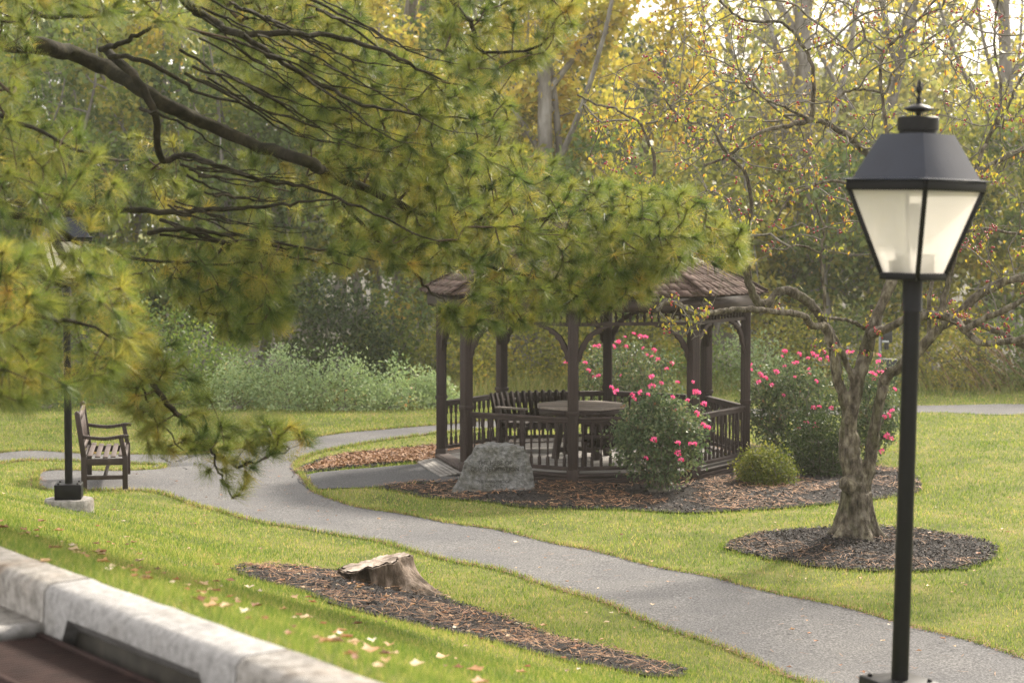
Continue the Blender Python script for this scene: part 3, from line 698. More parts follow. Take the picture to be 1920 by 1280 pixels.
# ------------------------------------------------------------------ garden bench (left)
def side_bench():
    L2 = 1.5
    nr, nf = onground(158, 919), onground(234, 917)
    b = empty('garden_bench', (nr[0], nr[1], float(gz(*nr))+.006), rad(9.5))
    tag(b, 'brown slatted wooden garden bench on the asphalt pad beside the lamp', 'bench')
    wd = M['wood_dark']; D_ = .50
    for y in (0, L2):
        g = Geo()  # rear leg continuing up as back post, leaning back
        g.beam((0,y,0), (0,y,.42), .055, .07, up=(1,0,0)); g.beam((0,y,.40), (-.075,y,.95), .055, .065, up=(1,0,0)); g.lathe([(.03,0),(.03,.02),(.02,.04),(0,.05)], 10, (-.078,y,.935))
        g.build('leg', wd, b, bevel=.006)
        g = Geo(); g.beam((D_,y,0), (D_,y,.42), .055, .065, up=(1,0,0)); g.beam((D_,y,.40), (D_-.045,y,.64), .05, .055, up=(1,0,0)); g.build('leg', wd, b, bevel=.006)
        g = Geo(); pts = catmull([(-.02,y,.665),(.10,y,.645),(.25,y,.632),(.38,y,.645),(.47,y,.66),(.55,y,.655)], 3)
        for p, q_ in zip(pts[:-1], pts[1:]): g.beam(p, q_+(q_-p)*.04, .06, .042)
        g.build('armrest', wd, b, bevel=.005)
        g = Geo(); g.beam((0,y,.15), (D_,y,.15), .03, .05); g.beam((0,y,.345), (D_,y,.345), .035, .08)
        g.build('side_rail', wd, b, bevel=.003)
    g = Geo()
    for i in range(5):
        x = .07+i*.095; z = .405+[.012,0,-.008,-.002,.012][i]; g.box((x, L2/2, z), (.062, L2-.02, .02), var=rng.random())
    g.build('seat', M['slat'], b, bevel=.005)
    g = Geo(); g.beam((-.06,0,.88), (-.06,L2,.88), .03, .10); g.beam((-.012,0,.50), (-.012,L2,.50), .03, .07)
    for i in range(16):
        y = .08+(L2-.16)*i/15; g.beam((-.012,y,.50), (-.055,y,.85), .045, .014, var=rng.random(), up=(1,0,0))
    g.build('backrest', M['slat'], b)
    g = Geo(); g.beam((D_,0,.36), (D_,L2,.36), .03, .08); g.beam((0,0,.36), (0,L2,.36), .03, .08); g.beam((D_*.5,0,.15), (D_*.5,L2,.15), .04, .03); g.build('stretcher', wd, b)
    return b
side_bench()

# ------------------------------------------------------------------ boulder
def rock():
    c = onground(925, 922); D = 25.4; sc = FPX/D
    b = empty('boulder', (c[0], D, 0)); tag(b, 'grey engraved boulder standing in the mulch in front of the gazebo', 'boulder')
    fr = [(-.54,0),(-.46,.12),(-.36,.27),(-.31,.50),(-.25,.60),(-.05,.615),(.15,.60),(.30,.625),(.40,.61),(.42,.44),(.51,.22),(.54,.02)]
    bm = bmesh.new()
    for (x, z) in fr: bm.verts.new((x, -.14-(.6-z)*.10, z-.03)); bm.verts.new((x*.90+.02, .24+(.6-z)*.12, z*.94-.03))
    for p in ((.36,-.24,-.04),(-.50,-.22,-.04),(.31,-.18,.35),(-.1,.3,.66*.9)): bm.verts.new(p)
    bmesh.ops.convex_hull(bm, input=bm.verts); bmesh.ops.triangulate(bm, faces=bm.faces)
    for _ in range(4): bmesh.ops.subdivide_edges(bm, edges=bm.edges[:], cuts=1, use_grid_fill=True)
    for v in bm.verts:
        p = v.co.copy(); n_ = -abs(mnoise.noise(p*3.4))*.06+.014+mnoise.noise(p*7+Vector((3,1,2)))*.034-abs(mnoise.noise(p*13))*.026
        if v.co.z > .5: n_ += -.03*abs(mnoise.noise(p*5))
        d = Vector((p.x*.6, p.y, p.z-.3)).normalized(); v.co += d*n_
    bmesh.ops.triangulate(bm, faces=bm.faces)
    me = bpy.data.meshes.new('rock'); bm.to_mesh(me); bm.free(); me.materials.append(M['stone'])
    me.shade_smooth(); me.set_sharp_from_angle(angle=rad(28))
    o = bpy.data.objects.new('rock', me); COL.objects.link(o); o.parent = b
    g = None
    verts, faces, off = [], [], 0
    for txt, x, z, s in (("THE HERE OF", .02, .345, .058), ("OUR DEDICATION", .02, .27, .058), ("THE WINDING OF", .0, .12, .042), ("CONNECT", .02, .065, .042)):
        cu = bpy.data.curves.new('lettering', 'FONT'); cu.body = txt; cu.size = s*1.25; cu.align_x = 'CENTER'
        to = bpy.data.objects.new('lettering_tmp', cu); COL.objects.link(to)
        dg = bpy.context.evaluated_depsgraph_get(); dg.update(); tm = bpy.data.meshes.new_from_object(to.evaluated_get(dg))
        for v in tm.vertices: verts.append((v.co.x+x, -.4, v.co.y+z))
        for f in tm.polygons: faces.append([i+off for i in f.vertices])
        off += len(tm.vertices); bpy.data.objects.remove(to); bpy.data.meshes.remove(tm); bpy.data.curves.remove(cu)
    me = bpy.data.meshes.new('engraved_lettering'); me.from_pydata(verts, [], faces); me.materials.append(M['engrave'])
    t_ = bpy.data.objects.new('engraved_lettering', me); COL.objects.link(t_); t_.parent = b
    sw = t_.modifiers.new('wrap', 'SHRINKWRAP'); sw.target = o; sw.wrap_method = 'PROJECT'; sw.use_project_y = True; sw.use_positive_direction = True; sw.use_negative_direction = False; sw.wrap_mode = 'ABOVE_SURFACE'; sw.offset = .004
rock()

# ------------------------------------------------------------------ stump
def stump():
    c = onground(700, 1098); base = float(gz(*c)); st = empty('tree_stump', (c[0], c[1], base)); tag(st, 'weathered grey tree stump with one long root in a mulch patch', 'tree stump')
    n = 160; prof = [(1.22,-.10,0),(1.10,.0,0),(1.02,.15,0),(.98,.3,0),(.96,.45,0),(.95,.6,0),(.96,.75,0),(.98,.9,0),(.99,1.0,0),(.93,1.03,1)]
    V = []; sx, sy = .31, .27
    for (rf, h, tp) in prof:
        for k in range(n):
            a = k/n*2*math.pi; ca, sa = math.cos(a), math.sin(a)
            lob = 1+.10*math.sin(5*a+1)+.06*math.sin(9*a+2)+.05*mnoise.noise(Vector((ca*3, sa*3, h*2)))
            root = max(0, math.cos(a+.45))**10*(1-h)**1.4*1.35 if h < 1 else 0
            root2 = max(0, math.cos(a-2.9))**8*(1-h)**2*.5 if h < 1 else 0
            bite = -.34*max(0, math.cos(a+2.0))**2*(1-h)*(1 if h > .05 else .4) if h < 1 else 0      # hollow rotten side facing the kerb
            r = (rf+.05*mnoise.noise(Vector((ca*9, sa*9, h*.8)))+.035*mnoise.noise(Vector((ca*22, sa*22, h*2.5))))*lob+root+root2+bite
            top = .20+.065*ca+.018*mnoise.noise(Vector((ca*3, sa*3, 5)))+.010*mnoise.noise(Vector((ca*11, sa*11, 5)))          # height falls to the left
            x, y = sx*r*ca, sy*r*sa
            drop = float(gz(c[0]+x, c[1]+y))-base
            z = top*min(h, 1)+(.004 if h > 1 else 0)+drop*(1-min(1, max(h, 0)))
            z += .012*mnoise.noise(Vector((ca*6, sa*6, h*5)))
            V.append((x, y, z))
    F = [(i*n+k, i*n+(k+1)%n, (i+1)*n+(k+1)%n, (i+1)*n+k) for i in range(len(prof)-1) for k in range(n)]
    g = Geo(); g.add(V, F); g.build('bark', M['stump_side'], st, smooth=70)
    g = Geo(); V2 = []; rings = [.97,.8,.6,.4,.2,.02]
    top = np.array(V[-n:]); cen = top.mean(0)
    for r in rings:
        for k in range(n):
            p = cen+(top[k]-cen)*r; p = p+np.array([0,0,.010+.016*mnoise.noise(Vector((p[0]*14, p[1]*14, 1)))]); V2.append(p)
    F = [(i*n+k, i*n+(k+1)%n, (i+1)*n+(k+1)%n, (i+1)*n+k) for i in range(len(rings)-1) for k in range(n)]; F.append(tuple((len(rings)-1)*n+k for k in range(n)))
    g.add(V2, F); g.build('cut_top', M['stump_top'], st, smooth=60)
stump()

# ------------------------------------------------------------------ branching growth
def grow(root_pts, root_r, targets, bias=.25, maxr=None):
    """connect targets to the existing branches by a cost-limited spanning tree"""
    N0 = len(root_pts); T = np.asarray(targets); N = len(T)
    path = np.zeros(N0+N); pos = np.vstack([root_pts, T]); par = np.full(N0+N, -1)
    D = np.linalg.norm(T[:, None]-root_pts[None], axis=2); best = D.argmin(1); cost = D.min(1)*1.0; done = np.zeros(N, bool); order = []
    for _ in range(N):
        c = np.where(done, 1e9, cost); i = int(c.argmin()); done[i] = True; par[N0+i] = best[i]
        path[N0+i] = path[best[i]]+np.linalg.norm(pos[best[i]]-T[i]); order.append(i)
        d = np.linalg.norm(T-T[i], axis=1)+bias*path[N0+i]; up = (d < cost) & ~done; cost[up] = d[up]; best[up] = N0+i
    cnt = np.ones(N0+N)
    for i in reversed(order): cnt[par[N0+i]] += cnt[N0+i]
    return pos, par, cnt, N0
def bend_edges(pos, par, N0, cnt, tip, pw, seg=3, sag=.06, cap=.05, rlim=None):
    idx = np.arange(N0, len(pos)); A = pos[par[idx]]; B = pos[idx]; n = len(idx)
    rb = np.minimum(tip*cnt[idx]**pw, cap); pc = np.where(par[idx] < N0, cnt[idx], cnt[par[idx]]); ra = np.minimum(tip*pc**pw, rb*1.5)
    off = rand_dirs(n)*(np.linalg.norm(B-A, axis=1)*sag)[:, None]
    out = []; prev = A; pr = ra
    for s_ in range(1, seg+1):
        t_ = s_/seg; q = A+(B-A)*t_+off*(4*t_*(1-t_)); r = ra+(rb-ra)*t_; out.append((prev, q, pr, r)); prev = q; pr = r
    return out

# ------------------------------------------------------------------ white pine
pine = empty('pine_tree', (-6.3, 17.0, float(gz(-6.3, 17.0))-.1)); tag(pine, 'large white pine reaching long needled branches in from the left across the view', 'pine tree')
px0 = np.array(pine.location)
LIMBS = [ # px points, depth start/end, radius start/end (m)
 ([(-700,40),(-300,50),(-60,76),(60,86),(130,98),(200,130),(300,190),(380,228),(470,268),(570,300),(600,318)], 13.0, 12.7, .070, .034),
 ([(590,312),(680,352),(800,402),(960,430),(1120,432),(1260,420),(1380,445)], 12.9, 14.9, .032, .005),
 ([(130,-260),(240,-120),(330,-10),(400,40),(455,65),(540,62),(640,72),(735,104),(792,135),(860,160)], 12.0, 12.4, .036, .005),
 ([(455,65),(520,112),(590,152),(680,195),(790,215),(900,225)], 12.1, 12.8, .020, .004),
 ([(200,95),(250,140),(290,215),(300,300),(350,292),(420,314),(500,340),(590,356),(700,400),(820,455)], 12.6, 12.6, .030, .005),
 ([(-500,330),(-100,372),(0,378),(100,385),(200,392),(320,398),(400,393),(470,390),(545,383),(640,370)], 12.9, 12.2, .036, .006),
 ([(-400,380),(0,400),(60,413),(120,440),(170,462),(225,480),(300,490),(400,495),(490,490)], 12.6, 12.4, .030, .005),
 ([(-500,480),(0,502),(60,508),(105,528),(160,532),(215,524),(262,514)], 11.4, 11.4, .030, .006),
 ([(60,340),(90,400),(112,470),(160,530),(222,602),(262,672),(305,745),(352,792),(395,838),(440,870),(480,866),(545,842)], 12.0, 11.3, .030, .004),
 ([(160,532),(200,575),(240,640),(265,720),(300,790),(352,860)], 11.9, 11.4, .014, .003),
 ([(395,838),(405,870),(420,905),(440,935)], 11.4, 11.3, .008, .003),
 ([(280,436),(340,430),(400,436),(480,448),(560,462),(640,472),(700,490)], 12.3, 12.3, .016, .004),
 ([(300,410),(380,440),(480,470),(600,490),(660,500)], 12.3, 12.3, .012, .003),
 ([(190,92),(230,80),(275,55),(330,40)], 12.4, 12.3, .020, .007),
 ([(205,105),(262,112),(330,145),(380,180),(470,200),(600,240)], 12.4, 12.4, .018, .005),
 ([(262,205),(300,215),(340,232),(400,270),(450,300)], 12.4, 12.4, .012, .003),
 ([(680,-160),(760,-60),(830,-10),(880,40),(905,95),(1000,92),(1060,40)], 12.4, 12.2, .026, .004),
 ([(640,380),(700,440),(765,500),(800,540),(830,560),(860,590)], 13.6, 13.4, .014, .004),
 ([(960,430),(1060,400),(1200,380),(1300,368)], 13.7, 13.9, .018, .004),
 ([(820,455),(920,500),(1060,530),(1200,560)], 13.8, 14.0, .014, .004),
 ([(-500,600),(-100,560),(60,590),(160,610),(230,640)], 9.6, 9.4, .02, .005),
 ([(-500,180),(-100,200),(60,240),(160,290),(240,300)], 10.6, 10.6, .02, .006),
 ([(-400,-200),(-100,-100),(60,20),(160,30),(250,20)], 12.0, 12.0, .03, .008),
]
for k in range(30):      # long thin boughs sweeping down to the right
    x0, y0 = rng.uniform(330, 620), rng.uniform(-20, 150); ln = rng.uniform(160, 330); sl_ = rng.uniform(.25, .62)
    LIMBS.append(([(x0, y0), (x0+ln*.33, y0+ln*sl_*.38), (x0+ln*.66, y0+ln*sl_*.78+6), (x0+ln, y0+ln*sl_)], rng.uniform(11.9, 12.6), 12.6, rng.uniform(.006, .011), .002))
for k in range(16):
    x0, y0 = rng.uniform(285, 400), rng.uniform(290, 440); ln = rng.uniform(140, 280); sl_ = rng.uniform(.05, .32)
    LIMBS.append(([(x0, y0), (x0+ln*.33, y0+ln*sl_*.5), (x0+ln*.66, y0+ln*sl_*.9), (x0+ln, y0+ln*sl_)], 12.2, 12.6, rng.uniform(.005, .010), .002))
g = Geo(); roots = []
TX = px0[:2]
zt_ = [(-.3,.40),(1,.33),(3,.29),(6,.25),(9,.18),(12,.11),(14.5,.03)]
g.tube([(px0[0]+.1*math.sin(z), px0[1]+.1*math.cos(z*1.3), px0[2]+z) for z, _ in zt_], [r for _, r in zt_], 14, bump=.1, bs=2)
for pts, d0, d1, r0, r1 in LIMBS:
    n = len(pts); P = [P3(x, y, d0+(d1-d0)*i/(n-1)+.25*math.sin(i*1.3+x*.01)) for i, (x, y) in enumerate(pts)]
    if pts[0][0] <= -400: P = [np.array([px0[0], px0[1], P[0][2]+1.0])]+P
    C_ = catmull(P, 5); C_ = C_+rng.normal(size=C_.shape)*.006; R = np.linspace(r0, r1, len(C_))
    g.tube(C_, R, 8, bump=.12, bs=8); roots.append(C_)
g.build('trunk', M['bark_pine'], pine, smooth=60, loc=-px0)
REG = [ # polygon, n, depth range
 ([(-200,-120),(420,-120),(350,60),(240,30),(130,20),(70,60),(70,200),(180,250),(250,330),(220,430),(-200,430)], 620, 9.6, 13.2),
 ([(330,-100),(640,-100),(690,40),(700,110),(640,230),(560,230),(430,150)], 470, 12.6, 14.8),
 ([(520,100),(700,90),(790,110),(900,150),(970,190),(960,240),(880,290),(760,330),(620,330),(560,250)], 470, 12.6, 14.8),
 ([(600,300),(900,262),(1040,290),(1060,340),(1290,350),(1400,440),(1395,500),(1290,485),(1200,540),(1080,560),(900,540),(700,470),(640,440),(600,380)], 1050, 12.8, 15.2),
 ([(840,520),(1000,540),(1230,500),(1220,560),(1080,590),(900,630),(830,600)], 130, 13, 14.6),
 ([(790,-100),(1110,-100),(1080,40),(1030,110),(950,130),(870,190),(840,120)], 250, 11.6, 13.6),
 ([(280,440),(560,440),(690,450),(660,500),(560,540),(550,615),(440,640),(330,560),(230,520)], 430, 12, 14),
 ([(-200,450),(230,470),(250,560),(290,630),(220,720),(100,730),(0,790),(-200,820)], 520, 8.6, 11),
 ([(180,560),(300,600),(400,740),(560,810),(580,830),(470,850),(485,910),(430,935),(370,860),(290,860),(220,760)], 185, 11, 11.9),
 ([(230,230),(600,290),(620,440),(280,440)], 90, 12.5, 15),
 ([(700,450),(800,520),(900,590),(870,625),(820,600),(760,550)], 60, 13, 14),
 ([(1130,440),(1400,425),(1395,500),(1300,505),(1160,520)], 150, 12.9, 14.2),
 ([(500,790),(590,805),(585,850),(500,850)], 22, 11.1, 11.5),
 ([(-1400,-600),(500,-600),(900,-120),(-200,-120),(-200,800),(-1000,500)], 520, 11, 19),  # out-of-view boughs, added for their shadows on the lawn
]
T = []
for poly, n, d0, d1 in REG:
    n = int(n*1.2)
    poly = np.array(poly, float); lo, hi = poly.min(0), poly.max(0); c = 0
    while c < n:
        q = rng.uniform(lo, hi, (n*2, 2)); q = q[inpoly(q[:, 0], q[:, 1], poly)][:n-c]; c += len(q)
        # clump: keep tufts together in soft lumps
        for x, y in q: T.append(P3(x, y, rng.uniform(d0, d1)))
T = np.array(T)
keep = np.array([mnoise.noise(Vector(p)*1.9) > -.22 for p in T]); T = T[keep]
def proj(P):   # picture position of points, used to keep the lantern and the roof edge free of foliage
    P = np.asarray(P); c, s_ = math.cos(PITCH), math.sin(PITCH); dz = P[:, 2]-CAMZ; dep = P[:, 1]*c-dz*s_; up = P[:, 1]*s_+dz*c
    return np.stack([960+FPX*P[:, 0]/dep, 640-FPX*up/dep], 1)
q = proj(T); gap = np.zeros(len(T), bool)
for x0_, x1_, y0_, y1_ in ((66,150,515,560),(100,145,625,695),(95,150,735,950),(790,880,505,575),(1225,1440,520,620),(235,330,90,200),(540,800,505,640),(560,620,380,500)):
    gap |= (q[:, 0] > x0_) & (q[:, 0] < x1_) & (q[:, 1] > y0_) & (q[:, 1] < y1_)
T = T[~gap]
R0 = np.concatenate(roots); pos, par, cnt, N0 = grow(R0, None, T, .12)
g = Geo()
for A, B, ra, rb in bend_edges(pos, par, N0, cnt, .0026, .38, 3, .08, .014): g.frusta(A, B, ra*.7, rb*.7, 4)
g.build('twigs', M['twig_pine'], pine, loc=-px0)
def needles(C, D, per, L, wdt, seedvar, back=.05, a0=.12, a1=1.15):
    n = len(C); c = np.repeat(C, per, 0); d = np.repeat(D, per, 0); N = len(c)
    c = c-d*rng.uniform(0, back, (N, 1))
    ang = rng.uniform(a0, a1, (N, 1)); s_ = rand_dirs(N); s_ -= d*np.sum(s_*d, 1)[:, None]; s_ /= np.linalg.norm(s_, axis=1)[:, None]
    nd = d*np.cos(ang)+s_*np.sin(ang); nd /= np.linalg.norm(nd, axis=1)[:, None]
    ln = rng.uniform(.8, 1.08, (N, 1))*L
    w_ = np.cross(nd, rand_dirs(N)); w_ /= np.linalg.norm(w_, axis=1)[:, None]
    tipp = c+nd*ln+np.array([0, 0, -1])*ln*.13
    V = np.stack([c-w_*wdt*.5, c+w_*wdt*.5, tipp], 1).reshape(-1, 3)
    v = np.clip(np.repeat(seedvar, per)+rng.normal(size=N)*.07, 0, 1)
    return V, np.arange(N*3).reshape(-1, 3), np.repeat(v, 3)
C = pos[N0:]; Dd = C-pos[par[N0:]]; Dd /= np.linalg.norm(Dd, axis=1)[:, None]+1e-9; Dd = Dd*.6+rand_dirs(len(C))*.35+np.array([0.25, -.2, .05]); Dd /= np.linalg.norm(Dd, axis=1)[:, None]
sv = np.clip(rng.normal(.47, .16, len(C)), 0, 1)
V, F, v = needles(C, Dd, 108, .122, .0028, sv)
g = Geo(); g.add(V, [F], v)
# older yellow needles further back on the twig
k = rng.random(len(C)) < .35
V, F, v = needles(C[k]-Dd[k]*.10, Dd[k], 28, .10, .0028, np.clip(rng.normal(.74, .08, k.sum()), 0, 1), .10, .5, 1.5); g.add(V, [F], v)
g.build('needles', M['needle'], pine, loc=-px0)

# ------------------------------------------------------------------ crabapple tree
cb = onground(1605, 1003); crab = empty('crabapple_tree', (cb[0], cb[1], float(gz(*cb)))); tag(crab, 'gnarled crabapple tree with red berries and sparse yellow leaves in a mulch ring', 'tree')
cl = np.array(crab.location); CD = cb[1]
CL = [ # px pts, depth offsets, radius px start/end
 ([(1605,1015),(1604,985),(1603,945),(1601,905),(1597,872),(1592,835),(1590,800),(1600,755),(1612,700),(1624,655),(1634,620),(1645,590),(1660,556),(1672,525),(1682,480),(1680,430),(1668,370),(1650,320),(1622,284),(1584,250),(1549,232),(1522,225)], [0,.0], 40, 9, 1),
 ([(1592,800),(1582,745),(1570,705),(1563,660),(1552,622),(1540,597),(1522,573),(1500,556),(1480,545),(1462,546),(1450,560),(1440,570),(1425,568),(1412,552),(1404,530),(1398,500)], [0,-.5], 16, 10, 1),
 ([(1604,725),(1594,700),(1584,672),(1572,650),(1562,625),(1550,605)], [0,-.1], 10, 7, 1),
 ([(1612,965),(1622,915),(1632,862),(1638,812),(1646,766),(1660,712),(1690,684),(1722,656),(1758,618),(1793,594),(1827,557),(1877,530),(1925,519),(2000,500)], [.05,-.4], 19, 11, 1),
 ([(1628,630),(1645,622),(1662,616),(1692,600),(1726,594),(1760,590),(1792,600),(1810,620),(1837,641),(1877,642),(1930,632),(2000,620)], [-.1,-1.4], 14, 8, 1),
 ([(1760,594),(1795,600),(1830,608),(1872,622),(1925,652),(1990,690)], [-.6,-.9], 10, 8, 1),
 ([(1812,618),(1844,597),(1877,584),(1920,562),(1980,530)], [-1,-1.5], 9, 7, 1),
 ([(1622,616),(1606,606),(1588,601),(1570,597),(1555,597)], [-.1,-.5], 6, 4, 0),
 ([(1548,608),(1530,612),(1518,606),(1508,592),(1490,588),(1474,586),(1440,583),(1407,580),(1374,580),(1345,584),(1320,588),(1303,590),(1288,580),(1268,570),(1246,570),(1232,580)], [-.3,-2.2], 11, 6, 1),
 ([(1522,225),(1481,235),(1448,242),(1414,255),(1364,292),(1320,310)], [-.6,-1.2], 8, 3, 0),
 ([(1616,279),(1600,262),(1582,249)], [-.4,-.5], 9, 8, 0),
 ([(1549,232),(1552,205),(1566,188),(1590,171),(1618,168),(1660,176)], [-.5,-.3], 6, 3, 0),
 ([(1522,225),(1524,190),(1525,161),(1522,118),(1502,81),(1482,54),(1458,40),(1414,40),(1381,30),(1340,-5)], [-.6,-.8], 7, 3, 0),
 ([(1680,430),(1670,300),(1655,180),(1652,104),(1680,75),(1710,50),(1762,-10)], [0,.6], 7, 3, 0),
 ([(1758,618),(1775,540),(1795,450),(1808,380),(1826,329),(1885,296),(1930,276),(2000,260)], [-.1,.5], 9, 7, 0),
 ([(1808,380),(1840,290),(1851,262),(1875,202),(1875,151),(1865,84),(1873,-20)], [.3,.9], 7, 3, 0),
 ([(1851,262),(1885,208),(1901,175),(1925,130)], [.5,.8], 5, 3, 0),
 ([(1225,340),(1227,295),(1212,260),(1200,232),(1175,215),(1150,202),(1112,194),(1082,178)], [-1.6,-1.8], 5, 2, 0),
 ([(1400,500),(1380,440),(1345,400),(1290,380),(1240,360),(1225,330)], [-.7,-1.6], 8, 5, 0),
 ([(1404,515),(1400,440),(1410,380),(1395,320),(1364,292),(1345,257),(1332,235),(1300,230),(1265,207),(1245,185)], [-.6,-1.1], 7, 2.5, 0),
 ([(1547,595),(1545,543),(1539,476),(1545,434),(1530,380)], [-.3,-.3], 5, 3, 0),
 ([(1539,476),(1500,460),(1470,468),(1440,466)], [-.3,-.6], 3.5, 2, 0),
 ([(1522,225),(1480,205),(1462,197),(1425,180),(1390,150)], [-.6,-1.3], 5, 2, 0),
 ([(1668,370),(1620,350),(1560,340),(1520,350),(1480,372),(1450,420)], [0,-.8], 6, 3, 0),
 ([(1700,690),(1740,640),(1742,560),(1760,480),(1800,440),(1850,430),(1920,440)], [.2,1.0], 7, 4, 0),
]
g = Geo(); gt = Geo(); roots = []
for pts, (d0, d1), r0, r1, big in CL:
    n = len(pts); P = [P3(x, y, CD+d0+(d1-d0)*i/(n-1)) for i, (x, y) in enumerate(pts)]
    C_ = catmull(P, 5); u = np.linspace(0, 1, len(C_)); R = (r0+(r1-r0)*u**.6)/172*.68
    if pts[0][1] > 1000:  # trunk: flare and knots
        RR = [42,32,27,23,24,22,18,16,15,14,13,12,11,11,10,10,9,9,8,7,6,5]; R = np.interp(np.arange(len(C_)), np.arange(len(RR))*5, RR)/172; R[6:] *= .87
    C_[1:-1] += rng.normal(size=(len(C_)-2, 3))*.006
    (g if big else gt).tube(C_, R, 16 if big else 8, bump=.30 if big else .15, bs=4 if big else 9)
    roots.append(C_[int(len(C_)*(.35 if pts[0][1] > 700 else .15)):])
for a in (-2.5,-1.2,-.3,.7,2.2,3.2):  # root flares
    P = [(cb[0]+r*math.cos(a), cb[1]+r*math.sin(a), float(gz(cb[0]+r*math.cos(a), cb[1]+r*math.sin(a)))+z) for r, z in ((.08,.45),(.14,.22),(.21,.07),(.30,.0),(.40,-.06))]
    g.tube(catmull(P, 3), np.linspace(.09, .03, 13), 8, bump=.2)
g.tube([P3(1600,915,CD-.1), P3(1583,903,CD-.12), P3(1577,896,CD-.1)], [.09,.075,.03], 10, bump=.3)
o = g.build('trunk', M['bark_crab'], crab, smooth=180, loc=-cl)
rm = o.modifiers.new('merge', 'REMESH'); rm.mode = 'VOXEL'; rm.voxel_size = .014; rm.use_smooth_shade = True
sm = o.modifiers.new('relax', 'SMOOTH'); sm.factor = .5; sm.iterations = 2
gt.build('branches', M['bark_crab'], crab, smooth=60, loc=-cl)
T = []
for poly, n, d0, d1 in (([(1090,170),(1200,90),(1310,-80),(2080,-80),(2080,540),(1850,520),(1700,480),(1480,480),(1420,520),(1300,470),(1230,420),(1100,300)], 1750, -1.8, 1.8),
                        ([(1220,540),(1320,560),(1330,640),(1240,640)], 40, -2.3, -1.8), ([(1640,560),(2050,500),(2050,680),(1850,660),(1750,600)], 130, -1.4, .4),
                        ([(1430,560),(1540,480),(1660,600),(1640,700),(1560,720)], 40, -.6, .2), ([(1300,-500),(2400,-500),(2400,700),(2080,600),(2080,-80),(1310,-80)], 420, -2, 2)):
    poly = np.array(poly, float); lo, hi = poly.min(0), poly.max(0); c = 0
    while c < n:
        q = rng.uniform(lo, hi, (n*2, 2)); q = q[inpoly(q[:, 0], q[:, 1], poly)][:n-c]; c += len(q)
        for x, y in q: T.append(P3(x, y, CD+rng.uniform(d0, d1)))
T = np.array(T); T = T[np.array([mnoise.noise(Vector(p)*1.3+Vector((5,2,8))) > -.28 for p in T])]
pos, par, cnt, N0 = grow(np.concatenate(roots), None, T, .35)
g = Geo()
for A, B, ra, rb in bend_edges(pos, par, N0, cnt, .0027, .43, 3, .09, .014): g.frusta(A, B, ra, rb, 4)
# short spurs
n = 5200; i = rng.integers(N0, len(pos), n); t_ = rng.random((n, 1)); A = pos[par[i]]*(1-t_)+pos[i]*t_; d = rand_dirs(n); d[:, 2] = np.abs(d[:, 2])*.6; Ls = rng.uniform(.04, .16, (n, 1)); SP = A+d*Ls
g.frusta(A, SP, np.full(n, .0022), np.full(n, .0015), 3)
g.build('twigs', M['twig_crab'], crab, loc=-cl)
g = Geo(); n = 8200; k = rng.integers(0, len(SP), n); C = SP[k]; D_ = rand_dirs(n)*.7+np.array([0,0,-.9])
leaves(g, C+D_*.03, rng.uniform(.032, .068, n), rng.uniform(.016, .034, n), D_, np.clip(rng.normal(.40, .25, n), 0, 1), .12)
g.build('leaves', M['crableaf'], crab, loc=-cl)
# berries: little octahedra in clusters
g = Geo(); n = 1950; k = rng.integers(0, len(SP), n//3); C = np.repeat(SP[k], 3, 0)+rng.normal(size=(n//3*3, 3))*.022-np.array([0,0,.03]); n = len(C)
zone = P3(1800, 560, CD)[None]; C2 = np.repeat(SP[rng.choice(np.where(np.linalg.norm(SP-zone, axis=1) < 1.1)[0], 90)], 4, 0)+rng.normal(size=(360, 3))*.025; C = np.vstack([C, C2]); n = len(C)
icv = np.array([(0,0,1),(.9,0,.4),(.28,.85,.4),(-.72,.53,.4),(-.72,-.53,.4),(.28,-.85,.4),(.72,.53,-.4),(-.28,.85,-.4),(-.9,0,-.4),(-.28,-.85,-.4),(.72,-.53,-.4),(0,0,-1)])
icf = np.array([(0,1,2),(0,2,3),(0,3,4),(0,4,5),(0,5,1),(1,6,2),(2,7,3),(3,8,4),(4,9,5),(5,10,1),(6,7,2),(7,8,3),(8,9,4),(9,10,5),(10,6,1),(11,7,6),(11,8,7),(11,9,8),(11,10,9),(11,6,10)])
V = (C[:, None]+icv[None]*rng.uniform(.010, .0135, (n, 1, 1))).reshape(-1, 3); F = (icf[None]+(np.arange(n)*12)[:, None, None]).reshape(-1, 3)
g.add(V, [F]); o = g.build('berries', M['berry'], crab, smooth=180, loc=-cl); o['kind'] = 'stuff'

